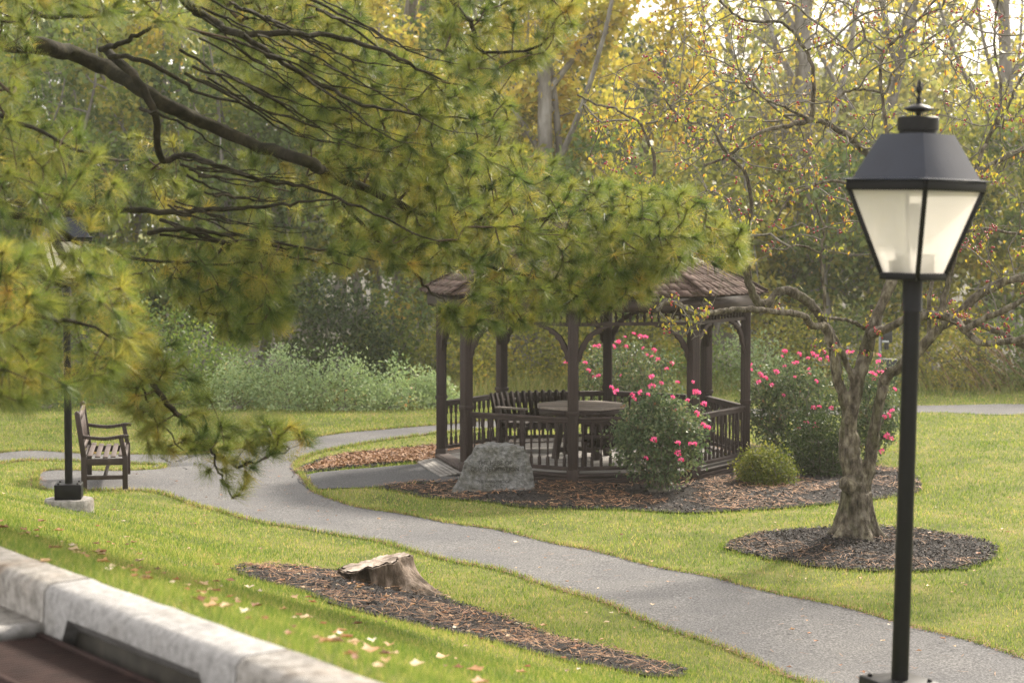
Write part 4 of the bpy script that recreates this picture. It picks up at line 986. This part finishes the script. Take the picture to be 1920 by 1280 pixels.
# ------------------------------------------------------------------ shrubs
def shrub(name, label, cat, x, y, rx, ry, h, nl, ls, mat, stems=10, z0=.1, stem_mat=None, group=None, lw=.5, open_=.0, seed=0, part='foliage', hang=0):
    zg_ = float(gz(x, y)); root = empty(name, (x, y, zg_)); tag(root, label, cat, group)
    nc = max(14, int(nl/(28 if open_ else 60))); c = rand_dirs(nc)*(rng.random((nc, 1))**(1/3)); c[:, 2] = np.abs(c[:, 2]) if not open_ else c[:, 2]*.5+.5
    c = c*np.array([rx, ry, h-z0])*.88+np.array([0, 0, z0])
    if open_: c[:, :2] *= (.72+.2*(c[:, 2:3]/h))
    T_ = c; st = np.array([[rx*.16*math.cos(a_)*rng.random(), ry*.16*math.sin(a_)*rng.random(), .03] for a_ in rng.random(stems)*6.28])
    pos_, par_, cnt_, n0 = grow(st, None, T_, .5)
    g = Geo()
    for A, B, ra, rb in bend_edges(pos_, par_, n0, cnt_, .0035, .45, 3, .10, .02): g.frusta(A, B, ra, rb, 4)
    g.lathe([(rx*.19,-.05),(rx*.18,.02),(rx*.10,.045),(0,.05)], 9)
    g.build('stems', stem_mat or M['twig_crab'], root)
    k = rng.integers(0, nc, nl); sg = np.array([rx, ry, h*.7])*(.085 if open_ else .16)
    off = rng.normal(size=(nl, 3))*sg; P = c[k]+off; P[:, 2] = np.maximum(P[:, 2], .03)
    g = Geo(); D_ = off/(np.linalg.norm(off, axis=1)[:, None]+1e-6)+rand_dirs(nl)*.8+np.array([0, 0, -hang])
    cv = rng.random(nc)*.5; v = np.clip(cv[k]+rng.random(nl)*.5, 0, 1)
    leaves(g, P, rng.uniform(.7, 1.3, nl)*ls, rng.uniform(.7, 1.3, nl)*ls*lw, D_, v, .1)
    g.build(part, mat, root); return root, P
def petals():
    g = Geo(); n = 12
    for i in range(n):
        a = i*2.4; r = .010+.018*(i/n); t_ = .35+.9*(i/n)
        c = np.array([[r*math.cos(a), r*math.sin(a), .012*(1-i/n)]]); D_ = np.array([[math.cos(a)*math.sin(t_), math.sin(a)*math.sin(t_), math.cos(t_)]])
        leaves(g, c+D_*.014, .040, .038, D_, np.array([rng.random()]), .1)
    return g
bloom_mesh = petals().build('bloom', M['rose_bloom']); 
def rose(name, label, x, y, rx, ry, h, nl, spots, nb, D, z0=.14):
    root, P = shrub(name, label, 'rose bush', x, y, rx, ry, h, nl, .050, M['rose_leaf'], 12, z0, group='rose bushes around the gazebo', lw=.6, open_=.6, hang=.3)
    L = []
    for (bx, by) in spots:
        q = P3(bx, by, D-ry*.8+rng.uniform(-.1, .1)); L.append(q-np.array(root.location))
    if nb:
        sc = P[:, 2]/h-P[:, 1]/ry*.35+rng.random(len(P))*.5; idx = np.argsort(-sc)[:len(P)//5]; idx = rng.choice(idx, nb, replace=False)
        for i in idx: L.append(P[i]*np.array([1.06, 1.06, 1.04]))
    for q in L:
        o = bpy.data.objects.new('bloom', bloom_mesh.data); COL.objects.link(o); o.parent = root; o.location = q
        s_ = rng.uniform(.5, 1.05); o.scale = (s_, s_, s_); o.rotation_euler = (rng.uniform(.2, 1.3), rng.uniform(-.5, .5), rng.uniform(-.8, .8))
    return root
rose('rose_bush', 'pink rose bush in front of the gazebo railing, overlapping its front right post', P3(1238,926,25.1)[0], 25.15, .84, .62, 1.38, 8200,
     [(1146,727),(1156,735),(1201,736),(1185,741),(1190,748),(1215,740),(1261,745),(1289,751),(1299,716),(1304,735),(1270,717),(1308,737),(1320,758),(1306,775),(1318,797),(1327,802),(1226,825),(1271,831),(1294,832),(1302,833),(1271,849),(1277,863),(1211,859),(1222,707),(1226,723)], 3, 25.1)
rose('rose_bush', 'tall pink rose bush behind the gazebo, seen through it above the railing', P3(1175,760,31.3)[0], 31.3, 1.15, .7, 1.66, 6600,
     [(1115,650),(1062,681),(1075,690),(1097,681),(1103,695),(1113,706),(1122,706),(1123,649),(1135,640),(1158,643),(1172,632),(1188,626),(1200,631),(1210,633),(1174,650),(1206,653),(1226,657),(1213,665),(1222,669),(1234,674),(1250,692),(1222,708),(1160,640),(1150,650),(1060,655)], 4, 31.3)
rose('rose_bush', 'wide pink rose bush left of the crabapple trunk beside the gazebo', P3(1475,865,28.7)[0], 28.7, .92, .65, 1.60, 8000,
     [(1409,684),(1406,693),(1425,702),(1434,709),(1423,717),(1447,722),(1455,698),(1466,668),(1473,660),(1498,664),(1487,681),(1494,680),(1515,672),(1523,663),(1532,668),(1538,674),(1517,692),(1530,715),(1499,802),(1527,792),(1529,802),(1512,793),(1536,763),(1559,765),(1471,659)], 5, 28.7)
rose('rose_bush', 'pink rose bush showing behind and right of the crabapple trunk', P3(1630,865,28.5)[0], 28.5, .70, .6, 1.60, 5600,
     [(1591,661),(1600,660),(1647,679),(1634,700),(1640,703),(1646,697),(1654,698),(1653,707),(1677,730),(1673,771),(1657,782),(1666,778),(1659,820),(1664,817),(1671,822),(1654,846),(1545,660),(1552,672)], 3, 28.5)
bpy.data.objects.remove(bloom_mesh)
shrub('boxwood_shrub', 'small rounded yellow-green boxwood in the mulch beside the gazebo step', 'shrub', P3(1431,905,26.2)[0], 26.0, .43, .40, .53, 8000, .034, M['box_leaf'], 8, .06, lw=.6)
shrub('dark_shrub', 'dark spreading evergreen shrub under the roses left of the crabapple trunk', 'shrub', P3(1535,888,27.1)[0], 27.1, .62, .5, .86, 9000, .04, M['dark_leaf'], 8, .04, lw=.5)
# woods-edge shrubs
EDGE = [ # px centre, depth, top px, width px, material, leaf, n, kind
 (-140,38.5,560,260,'vine_leaf',.075,2600,0),(10,38.2,600,230,'vine_leaf',.075,2600,0),(140,39.0,545,240,'vine_leaf',.075,2800,0),(270,38.6,520,230,'vine_leaf',.075,3000,0),(395,38.0,545,230,'vine_leaf',.075,3000,0),
 (90,36.8,690,200,'vine_leaf',.06,1500,0),(300,36.8,700,220,'vine_leaf',.06,1500,0),
 (440,36.8,665,170,'pale_leaf',.07,2000,1),(540,36.6,640,190,'pale_leaf',.07,2600,1),(640,36.5,650,180,'pale_leaf',.07,2600,1),(735,36.6,668,170,'pale_leaf',.07,2300,1),(812,37.0,690,130,'pale_leaf',.07,1500,1),
 (640,40.5,470,230,'dark_leaf',.09,3600,2),(760,41.5,500,210,'green_leaf',.09,2600,2),
 (880,40.5,560,220,'olive_leaf',.08,2600,3),(990,41.5,540,230,'olive_leaf',.08,2600,3),(1110,41.5,560,230,'olive_leaf',.08,2600,3),(1220,42,570,220,'olive_leaf',.08,2600,3),
 (1330,41,610,200,'vine_leaf',.07,2200,3),(1420,40.5,610,170,'pale_leaf',.06,1700,3),(1500,42,570,220,'olive_leaf',.08,2600,3),(1600,42.5,560,220,'green_leaf',.08,2600,3),
 (1700,41.2,600,210,'olive_leaf',.08,2300,3),(1790,40.8,585,190,'olive_leaf',.08,2300,3),(1880,41.2,570,210,'vine_leaf',.08,2300,3),(1990,41,560,230,'green_leaf',.08,2300,3),(2110,41,560,230,'olive_leaf',.08,2300,3)]
LB = {0: ('thicket_shrub', 'leafy green bramble thicket at the edge of the woods behind the bench', 'thicket along the woods on the left'),
      1: ('pale_shrub', 'pale grey-green flowering shrub at the lawn edge left of the gazebo', 'pale shrubs at the lawn edge'),
      2: ('dark_bush', 'tall near-black bush rising behind the pale shrubs', None),
      3: ('woodland_shrub', 'olive woodland shrub along the edge of the trees behind the gazebo', 'shrubs behind the gazebo')}
for i, (cx, D, top, wpx, mt, ls, n, kd) in enumerate(EDGE):
    x = P3(cx, 760, D)[0]; h = P3(cx, top, D)[2]; rx = wpx/2*D/FPX; nm, lb, gp_ = LB[kd]
    if mt == 'green_leaf' and kd == 2: lb = 'dark green leafy bush between the near-black bush and the gazebo'
    shrub(nm, lb, 'shrub', x, D, rx, rx*.8, h, n, ls, M[mt], 6, .05, group=gp_, lw=.45 if kd == 1 else .65)

# tall rough grass at the woods edge
def blades(g, X, Y, Hh, W, lean=.45, var=None):
    n = len(X); Z = gz(X, Y); a = rng.random(n)*2*np.pi; b_ = rng.random(n)*2*np.pi; l = rng.random(n)*lean
    s_ = np.stack([np.cos(a), np.sin(a), np.zeros(n)], 1)*(W/2)[:, None]; base = np.stack([X, Y, Z-.004], 1)
    tp = base+np.stack([np.cos(b_)*l*Hh, np.sin(b_)*l*Hh, Hh], 1)
    V = np.stack([base-s_, base+s_, tp], 1).reshape(-1, 3)
    g.add(V, [np.arange(n*3).reshape(-1, 3)], np.repeat(rng.random(n) if var is None else var, 3))
g = Geo(); n = 26000; X = rng.uniform(-14, 14, n); Y = rng.uniform(36.8, 43.5, n)
edge = 38.6+.5*np.sin(X*.7)+.3*np.sin(X*1.9); edge = np.where(X < -1.5, 37.2+.2*np.sin(X*2), edge+.6*(X > 5)); k = (Y > edge) & ((X < 4) | (rng.random(n) < .35)); X, Y = X[k], Y[k]
blades(g, X, Y, rng.uniform(.2, .7, len(X))*np.where(X < -1.5, .45, .8), np.full(len(X), .022), 1.1)
o = g.build('tall_grass', M['tallgrass']); o['kind'] = 'stuff'
g = Geo(); n = 200; C = np.stack([rng.normal(P3(1850,700,40)[0], .7, n), rng.normal(40, .4, n), rng.uniform(.1, .9, n)], 1); leaves(g, C, .5, .02, rand_dirs(n)*.3+np.array([.5,0,-.6]), None)
o = g.build('dry_brush', M['brush']); o['kind'] = 'stuff'; o['label'] = 'russet dead brush at the edge of the woods on the right'

# ------------------------------------------------------------------ woods
def tree(name, label, group, x, y, h, tr, mat, cr, cz0, nl, ls, lean=0, bare=0, nclump=60, squash=1.0, big=True):
    root = empty(name, (x, y, float(gz(x, y)))); tag(root, label, 'tree', group)
    n = 9; zz = np.linspace(0, h, n); u = zz/h
    P = np.stack([lean*zz+.4*np.sin(u*4+x)-.4*math.sin(x)+.12*np.sin(u*9+x*2), .3*np.sin(u*2.3+y), zz-.2], 1); R = tr*(1-u*.85)*(1+.35*np.exp(-zz*2))
    g = Geo(); C_ = catmull(P, 3); g.tube(C_, np.interp(np.arange(len(C_)), np.arange(n)*3, R), 9, bump=.1, bs=1.5)
    for j_ in range(4):
        b0 = C_[int(len(C_)*rng.uniform(.25, .6))]; a_ = rng.random()*6.28; ln = h*rng.uniform(.25, .42)
        Q = [b0, b0+np.array([math.cos(a_)*ln*.22, math.sin(a_)*ln*.22, ln*.3]), b0+np.array([math.cos(a_)*ln*.38, math.sin(a_)*ln*.38, ln*.65]), b0+np.array([math.cos(a_)*ln*.42, math.sin(a_)*ln*.42, ln])]
        Q = catmull(Q, 3); g.tube(Q, np.linspace(tr*.33, tr*.08, len(Q)), 6)
    c = rand_dirs(nclump)*(rng.random((nclump, 1))**.4)*np.array([cr, cr*.9, (h-cz0)*.55*squash])+np.array([lean*(h+cz0)/2, 0, (h+cz0)/2])
    st = C_[len(C_)//4:]; pos_, par_, cnt_, n0 = grow(st, None, c, .25)
    for A, B, ra, rb in bend_edges(pos_, par_, n0, cnt_, .012, .5, 3, .10, tr*.45): g.frusta(A, B, ra, rb, 5)
    if bare:
        m_ = nclump*bare; i = rng.integers(n0, len(pos_), m_); t_ = rng.random((m_, 1)); A = pos_[par_[i]]*(1-t_)+pos_[i]*t_; B = A+(rand_dirs(m_)+np.array([0,0,.5]))*rng.uniform(.3, 1.1, (m_, 1)); g.frusta(A, B, np.full(m_, .012), np.full(m_, .004), 3)
    g.build('trunk', M['bark_far'], root, smooth=60)
    if nl:
        k = rng.integers(0, nclump, nl); sg = cr*.17; off = rng.normal(size=(nl, 3))*np.array([sg, sg, sg*.75]); Pp = c[k]+off; Pp[:, 2] = np.maximum(Pp[:, 2], .1)
        g = Geo(); v = np.clip(rng.random(nclump)[k]*.55+rng.random(nl)*.45, 0, 1)
        leaves(g, Pp, rng.uniform(.7, 1.3, nl)*ls, rng.uniform(.7, 1.3, nl)*ls*.6, rand_dirs(nl)+np.array([0,0,-.4]), v, .1); g.build('crown', mat, root)
    return root
GM = 'trees in the woods behind the garden'
ff = np.array([(-90, 42.2), (-20, 41.5), (-6, 40.2), (0, 41.2), (6, 41.0), (20, 41.8), (90, 43), (120, 140), (-120, 140)])
M['floor'] = surf('leafy_forest_floor', [(.3,(.015,.015,.009)),(.55,(.035,.032,.017)),(.75,(.07,.055,.03))], 1.5, 9, .95, .6, .05, 12)
g = Geo(); g.add([(p[0], p[1], .05) for p in ff], [tuple(range(len(ff)))]); o = g.build('forest_floor', M['floor']); o['kind'] = 'structure'
def wx(px, D): return P3(px, 600, D)[0]
# understorey and mid trees
MID = [(-330,44,7.5),(-200,46,9),(-80,43,7),(40,45,9),(150,43.5,7.5),(260,46,9),(380,44,7.5),(480,47,9),(560,44,7),(690,45.5,8),(800,47,8.5),(900,44.5,6),(1010,46.5,6.5),(1110,44.5,5.2),(1230,46,5.4),(1340,44.5,5.0),(1440,46.5,5.6),(1560,44.5,5.2),(1660,46.5,5.8),(1750,44.5,5.4),(1850,46,6.4),(1960,44.5,6.4),(2080,46,7),(2200,45,8)]
for i, (px, D, h) in enumerate(MID):
    m_ = ['green_leaf','olive_leaf','green_leaf','vine_leaf'][i % 4] if px < 900 else ['olive_leaf','green_leaf','grey_leaf','olive_leaf'][i % 4]
    tree('woodland_tree', 'mid-height olive green tree inside the woods edge', GM, wx(px, D), D, h, .12, M[m_], 1.7, .5, 6000 if px < 950 else 4200, .17, 0, 0, 46, 1.0)
# yellow trees
for px, D, h, cr, n, lb in ((1075,45.5,11,1.5,4200,'bright yellow leaved tree above the gazebo roof'),(1225,50,11,1.6,2600,'loose yellow tree against the bright sky right of the gazebo finial'),(960,51,12,1.7,3400,'yellow-green tall tree behind the pine branches, left of the bright yellow one'),(600,48,12,1.9,4000,'yellow tree glowing behind the upper pine branches')):
    tree('yellow_tree', lb, 'yellow autumn trees in the woods', wx(px, D), D, h, .14, M['yellow_leaf'], cr, 3.2, int(n*1.2), .20, .01, 2, 44)
tree('yellow_tree', 'orange-yellow small tree behind the crabapple branches', 'yellow autumn trees in the woods', wx(1440,47), 47, 7.2, .10, M['yellow_leaf'], 1.4, 2.6, 1300, .14, 0, 8, 46)
# dark evergreens
for px, D, h, lb in ((1175,57,9.0,'hazy dark evergreen crown between the yellow trees'),(1330,60,8.2,'hazy evergreen right of the yellow trees'),(1020,56,8,'hazy dark evergreen behind the yellow trees above the gazebo finial')):
    tree('evergreen_tree', lb, 'evergreens in the haze', wx(px, D), D, h, .2, M['needle_dark'], 2.1, 1.0, 5200, .17, 0, 0, 60)
# big bare trunks
for px, D, r, lean, lb in ((752,50,.28,.05,'pale grey trunk rising at the top centre left'),(975,45,.24,.045,'dark leaning trunk left of the yellow tree'),(1488,48,.30,.012,'thickest hazy grey trunk behind the crabapple crown'),(1525,62,.22,.03,'slim grey trunk just right of the thickest one'),(1640,58,.26,.05,'leaning grey trunk above the near lamp'),(1835,52,.24,.0,'straight grey trunk right of the near lamp'),(1740,66,.22,-.03,'thin trunk between the lamp and the straight grey trunk'),(1905,60,.25,.02,'grey trunk at the right edge of the view'),(250,48,.22,.0,'dark trunk behind the pine branches on the left'),(425,52,.26,-.01,'dark trunk behind the middle pine branches'),(560,60,.24,.0,'dark trunk behind the yellow glow of the pine'),(1385,70,.22,.02,'faint far trunk in the bright haze')):
    tree('bare_tree', lb, 'tall bare trunks in the woods', wx(px, D), D, 17, r, M['olive_leaf'] if px < 900 else M['yellow_leaf'], 3.0, 5.0 if px < 900 else 6.5, 3500 if px < 900 else 950, .18, lean, 6, 50)
# far rows
for i in range(30):
    px = -500+i*88+rng.uniform(-20, 20); D = 58+rng.uniform(0, 26)+(i % 3)*4
    left = px < 950
    h = rng.uniform(13, 18) if left else rng.uniform(8.0, 12.0)
    tree('far_tree', 'tall dense tree deep in the woods behind the pine' if left else 'pale hazy tree deep in the woods on the right', 'far trees in the woods', wx(px, D), D, h, .2, M['green_leaf'] if left else M['grey_leaf'], 3.4, .5, 5200 if left else 3400, .34, 0, 0 if left else 2, 60)

# waste station beyond the roses
wsx = P3(1652, 700, 35)[0]; ws = empty('waste_station', (wsx, 35, 0)); tag(ws, 'grey post with a black bag dispenser and black bin behind the crabapple', 'waste bin')
g = Geo(); g.box((-.02,0,.95), (.05,.05,1.9)); g.build('post', M['galv'], ws)
g = Geo(); zz = P3(1650,698,35)[2]; g.box((.07,-.10,zz), (.32,.25,.46)); g.box((.07,-.10,zz+.235), (.34,.27,.02)); g.build('bin', M['blackplastic'], ws, bevel=.01)
g = Geo(); z2 = P3(1660,630,35)[2]; g.box((.09,-.05,z2), (.16,.10,.22)); g.box((.08,-.05,z2-.17), (.07,.07,.12)); dsp = g.build('bag_dispenser', M['blackplastic'], ws, bevel=.006)
g = Geo(); g.box((.05,-.108,z2-.09), (.12,.008,.035)); g.build('label_strip', M['white'], dsp)

# ------------------------------------------------------------------ grass blades
def grass_fill(name, x0, x1, y0, y1, dens, h0, h1, w0, mar=0.0, smin=.03):
    n = int((x1-x0)*(y1-y0)*dens); X = rng.uniform(x0, x1, n); Y = rng.uniform(y0, y1, n)
    k = np.abs(X) < .262*Y+1.2; s_ = (X-KP[0])*KN[0]+(Y-KP[1])*KN[1]; k &= s_ > smin; X, Y = X[k], Y[k]
    out = np.zeros(len(X), bool)
    for p in EXCL: out |= inpoly(X, Y, p)
    out |= np.hypot(X-GC[0], Y-GC[1]) < 2.2
    X, Y = X[~out], Y[~out]
    c = np.sin(X*2.1+np.sin(Y*1.3)*2)*np.sin(Y*1.7+X*.4)
    Hh = rng.uniform(h0, h1, len(X))*(1+.25*c); g = Geo()
    v = np.clip(rng.normal(.42, .2, len(X)), 0, 1); v[rng.random(len(X)) < .05] = .95
    blades(g, X, Y, Hh, np.full(len(X), w0)*rng.uniform(.7, 1.3, len(X)), .9, v); return g
g = Geo(); y_ = 5.0
while y_ < 41.5:
    st_ = max(.5, y_*.05); ym = y_+st_/2; hx = .262*ym+1.5
    h = grass_fill('g', -hx, hx, y_, y_+st_, min(4600, 3900*(9/ym)**1.65), .020, .050, .0045*(ym/9)**.95)
    if h.n: g.add(np.concatenate(h.v), [h.f[3][0]], np.concatenate(h.a))
    y_ += st_
# ragged edge blades along path and beds
for poly, hh, dn in ((main_p, .068, 320), (far_p, .05, 60), (bed_p, .055, 260), (crab_p, .055, 340), (stump_p, .05, 420), (app_p, .05, 80)):
    for a, b_ in zip(poly, np.roll(poly, -1, 0)):
        L_ = np.linalg.norm(b_-a); n = int(L_*dn)
        if n == 0: continue
        t_ = rng.random(n); q = a+(b_-a)*t_[:, None]; nn = np.array([(b_-a)[1], -(b_-a)[0]])/max(L_, 1e-6); q = q+nn*rng.normal(0, .022 if poly is main_p or poly is far_p else .06, n)[:, None]
        s_ = (q[:, 0]-KP[0])*KN[0]+(q[:, 1]-KP[1])*KN[1]; k = (s_ > .05) & (q[:, 1] > 5) & (q[:, 1] < 41)
        if poly is not main_p and poly is not far_p: k &= ~inpoly(q[:, 0], q[:, 1], main_p) & ~inpoly(q[:, 0], q[:, 1], app_p)
        q = q[k]
        if len(q): blades(g, q[:, 0], q[:, 1], rng.uniform(.4, 1.15, len(q))*hh, np.clip(q[:, 1]*.00045, .0035, .018), .9, np.clip(rng.normal(.48, .25, len(q)), 0, 1))
o = g.build('grass', M['grass']); o['kind'] = 'stuff'

# ------------------------------------------------------------------ mulch chips, straw, fallen leaves
def scatter(poly, n):
    P = np.asarray(poly); lo, hi = P.min(0), P.max(0); out = np.zeros((0, 2))
    while len(out) < n:
        q = rng.uniform(lo, hi, (n*2, 2)); out = np.vstack([out, q[inpoly(q[:, 0], q[:, 1], P)]])
    return out[:n]
gc, gs, gl = Geo(), Geo(), Geo()
def lay(g, q, L, W, tilt, var, up=.03):
    n = len(q); a = rng.random(n)*2*np.pi; D_ = np.stack([np.cos(a), np.sin(a), rng.normal(0, tilt, n)], 1)
    s_ = np.stack([-np.sin(a), np.cos(a), rng.normal(0, tilt, n)], 1); C = np.column_stack([q, gz(q[:, 0], q[:, 1])+up+rng.random(n)*.012])
    L = np.broadcast_to(L, n)[:, None]; W = np.broadcast_to(W, n)[:, None]
    V = np.stack([C-D_*L/2-s_*W/2, C+D_*L/2-s_*W/2*.8, C+D_*L/2+s_*W/2, C-D_*L/2+s_*W/2*.8], 1).reshape(-1, 3)
    g.add(V, [np.arange(4*n).reshape(-1, 4)], np.repeat(var, 4))
for poly, nc, ns, cl_ in ((bed_p, 16000, 9000, .030), (crab_p, 11000, 800, .022), (stump_p, 9000, 1700, .020)):
    q = scatter(poly, nc); q = q[np.hypot(q[:, 0]-GC[0], q[:, 1]-GC[1]) > 2.2]; lay(gc, q, rng.uniform(.5, 1.8, len(q))*cl_, rng.uniform(.3, .7, len(q))*cl_, .35, rng.random(len(q))**1.3)
    q = scatter(poly, ns); q = q[np.hypot(q[:, 0]-GC[0], q[:, 1]-GC[1]) > 2.2]; 
    k = np.array([mnoise.noise(Vector((p[0]*.8, p[1]*.8, 3))) > -.15 for p in q]); q = q[k]
    lay(gs, q, rng.uniform(.06, .14, len(q)), .006 if poly is not bed_p else .011, .12, rng.random(len(q)), .045)
# brown litter on the left end of the gazebo bed
lb_ = G([(560,884),(640,856),(760,845),(880,836),(880,858),(815,866),(700,874),(600,883)])
q = scatter(lb_, 3600); lay(gs, q, rng.uniform(.03, .07, len(q)), rng.uniform(.012, .03, len(q)), .4, rng.random(len(q)), .045)
# straw along the path edge and on the path
for i in range(0, len(main_p)):
    a, b_ = main_p[i], main_p[(i+1) % len(main_p)]; n = int(np.linalg.norm(b_-a)*130)
    if n and a[1] > 9: q = a+(b_-a)*rng.random((n, 1))+rng.normal(0, .035, (n, 2)); lay(gs, q, rng.uniform(.03, .08, n), .006, .25, rng.random(n)*.6, .016)
q = scatter(main_p, 420); q = q[(q[:, 1] > 9) & (q[:, 1] < 30)]; lay(gs, q, .09, .005, .03, rng.random(len(q)), .012)
for gg, nm, mt in ((gc, 'bark_mulch', 'chips'), (gs, 'pine_straw', 'straw')):
    o = gg.build(nm, M[mt]); o['kind'] = 'stuff'
# fallen leaves (curled quads of several facets)
def fallen(q, size, up=.035):
    for p, s_ in zip(q, size):
        n = 10; a0_ = rng.random()*6.28; V = [(0, 0, 0)]; sp = rng.uniform(.55, 1.0)
        for k in range(n):
            a = k/n*2*math.pi; r = s_*(.62+.38*abs(math.cos(2.5*a)))*(.5); x, y = r*math.cos(a), r*math.sin(a)*sp
            V.append((x*math.cos(a0_)-y*math.sin(a0_), x*math.sin(a0_)+y*math.cos(a0_), s_*.28*(abs(y)/s_*1.6+rng.uniform(-.1, .25))))
        V = np.array(V)+np.array([p[0], p[1], float(gz(p[0], p[1]))+up]); gl.add(V, [(0, 1+k, 1+(k+1) % n) for k in range(n)], rng.random())
pts = [(5,1000,.10),(78,985,.09),(110,1003,.10),(180,1028,.08),(238,1014,.07),(155,1050,.07),(110,1040,.06),(430,1098,.13),(405,1100,.06),(468,1110,.09),(372,1140,.10),(400,1152,.10),(550,1130,.08),(585,1138,.08),(575,1170,.09),(700,1235,.12),(560,1165,.05),(830,1245,.09),(890,1270,.10),(640,1196,.08),(670,1180,.08),(730,1222,.07),(1020,1180,.08),(385,972,.07),(395,985,.06),(365,955,.05),(290,1020,.04),(490,1035,.06),(85,1068,.07),(620,1005,.04),(1165,1008,.06),(330,907,.08),(968,1022,.07),(1460,1000,.08),(1455,985,.06),(1800,968,.06),(1880,997,.07),(1890,1003,.07),(1770,1030,.06),(1835,1044,.08),(1745,1005,.08),(1615,1090,.06),(1020,989,.06)]
q = np.array([onground(a, b_) for a, b_, _ in pts]); fallen(q, [s_*.95 for *_, s_ in pts])
qq = [];
for _ in range(260):
    px, py = rng.uniform(0, 1900), rng.uniform(800, 1270); p = onground(px, py)
    if (p-KP)@KN > .15 and 5.5 < p[1] < 38: qq.append(p)
fallen(np.array(qq), rng.uniform(.03, .065, len(qq)))
qq = []
for _ in range(110):      # drift of leaves on the slope behind the kerb
    p = kp(rng.uniform(a1-4, a2+1.5), rng.gamma(1.6, .8)+.12)[:2]
    if not inpoly(p[:1], p[1:], stump_p)[0]: qq.append(p)
fallen(np.array(qq), rng.uniform(.035, .085, len(qq)))
q = scatter(stump_p, 130); fallen(q, rng.uniform(.025, .075, 130), .04)
fallen(np.array([kp(a1-.55, -.1)[:2]]), [.07], .04)
o = gl.build('fallen_leaves', M['litter']); o['kind'] = 'stuff'

# ------------------------------------------------------------------ haze
HAZE = 0.00055
if HAZE:
    g = Geo(); g.box((0, 52, 9.5), (150, 120, 23)); 
    m, t, b, o_ = nodes_of('haze_air'); t.nodes.remove(b)
    pv_ = t.nodes.new("ShaderNodeVolumePrincipled"); pv_.inputs['Color'].default_value = (.95, .93, .88, 1); pv_.inputs['Density'].default_value = HAZE; pv_.inputs['Anisotropy'].default_value = .55
    t.links.new(pv_.outputs[0], o_.inputs['Volume'])
    o = g.build('haze', m); o['kind'] = 'stuff'
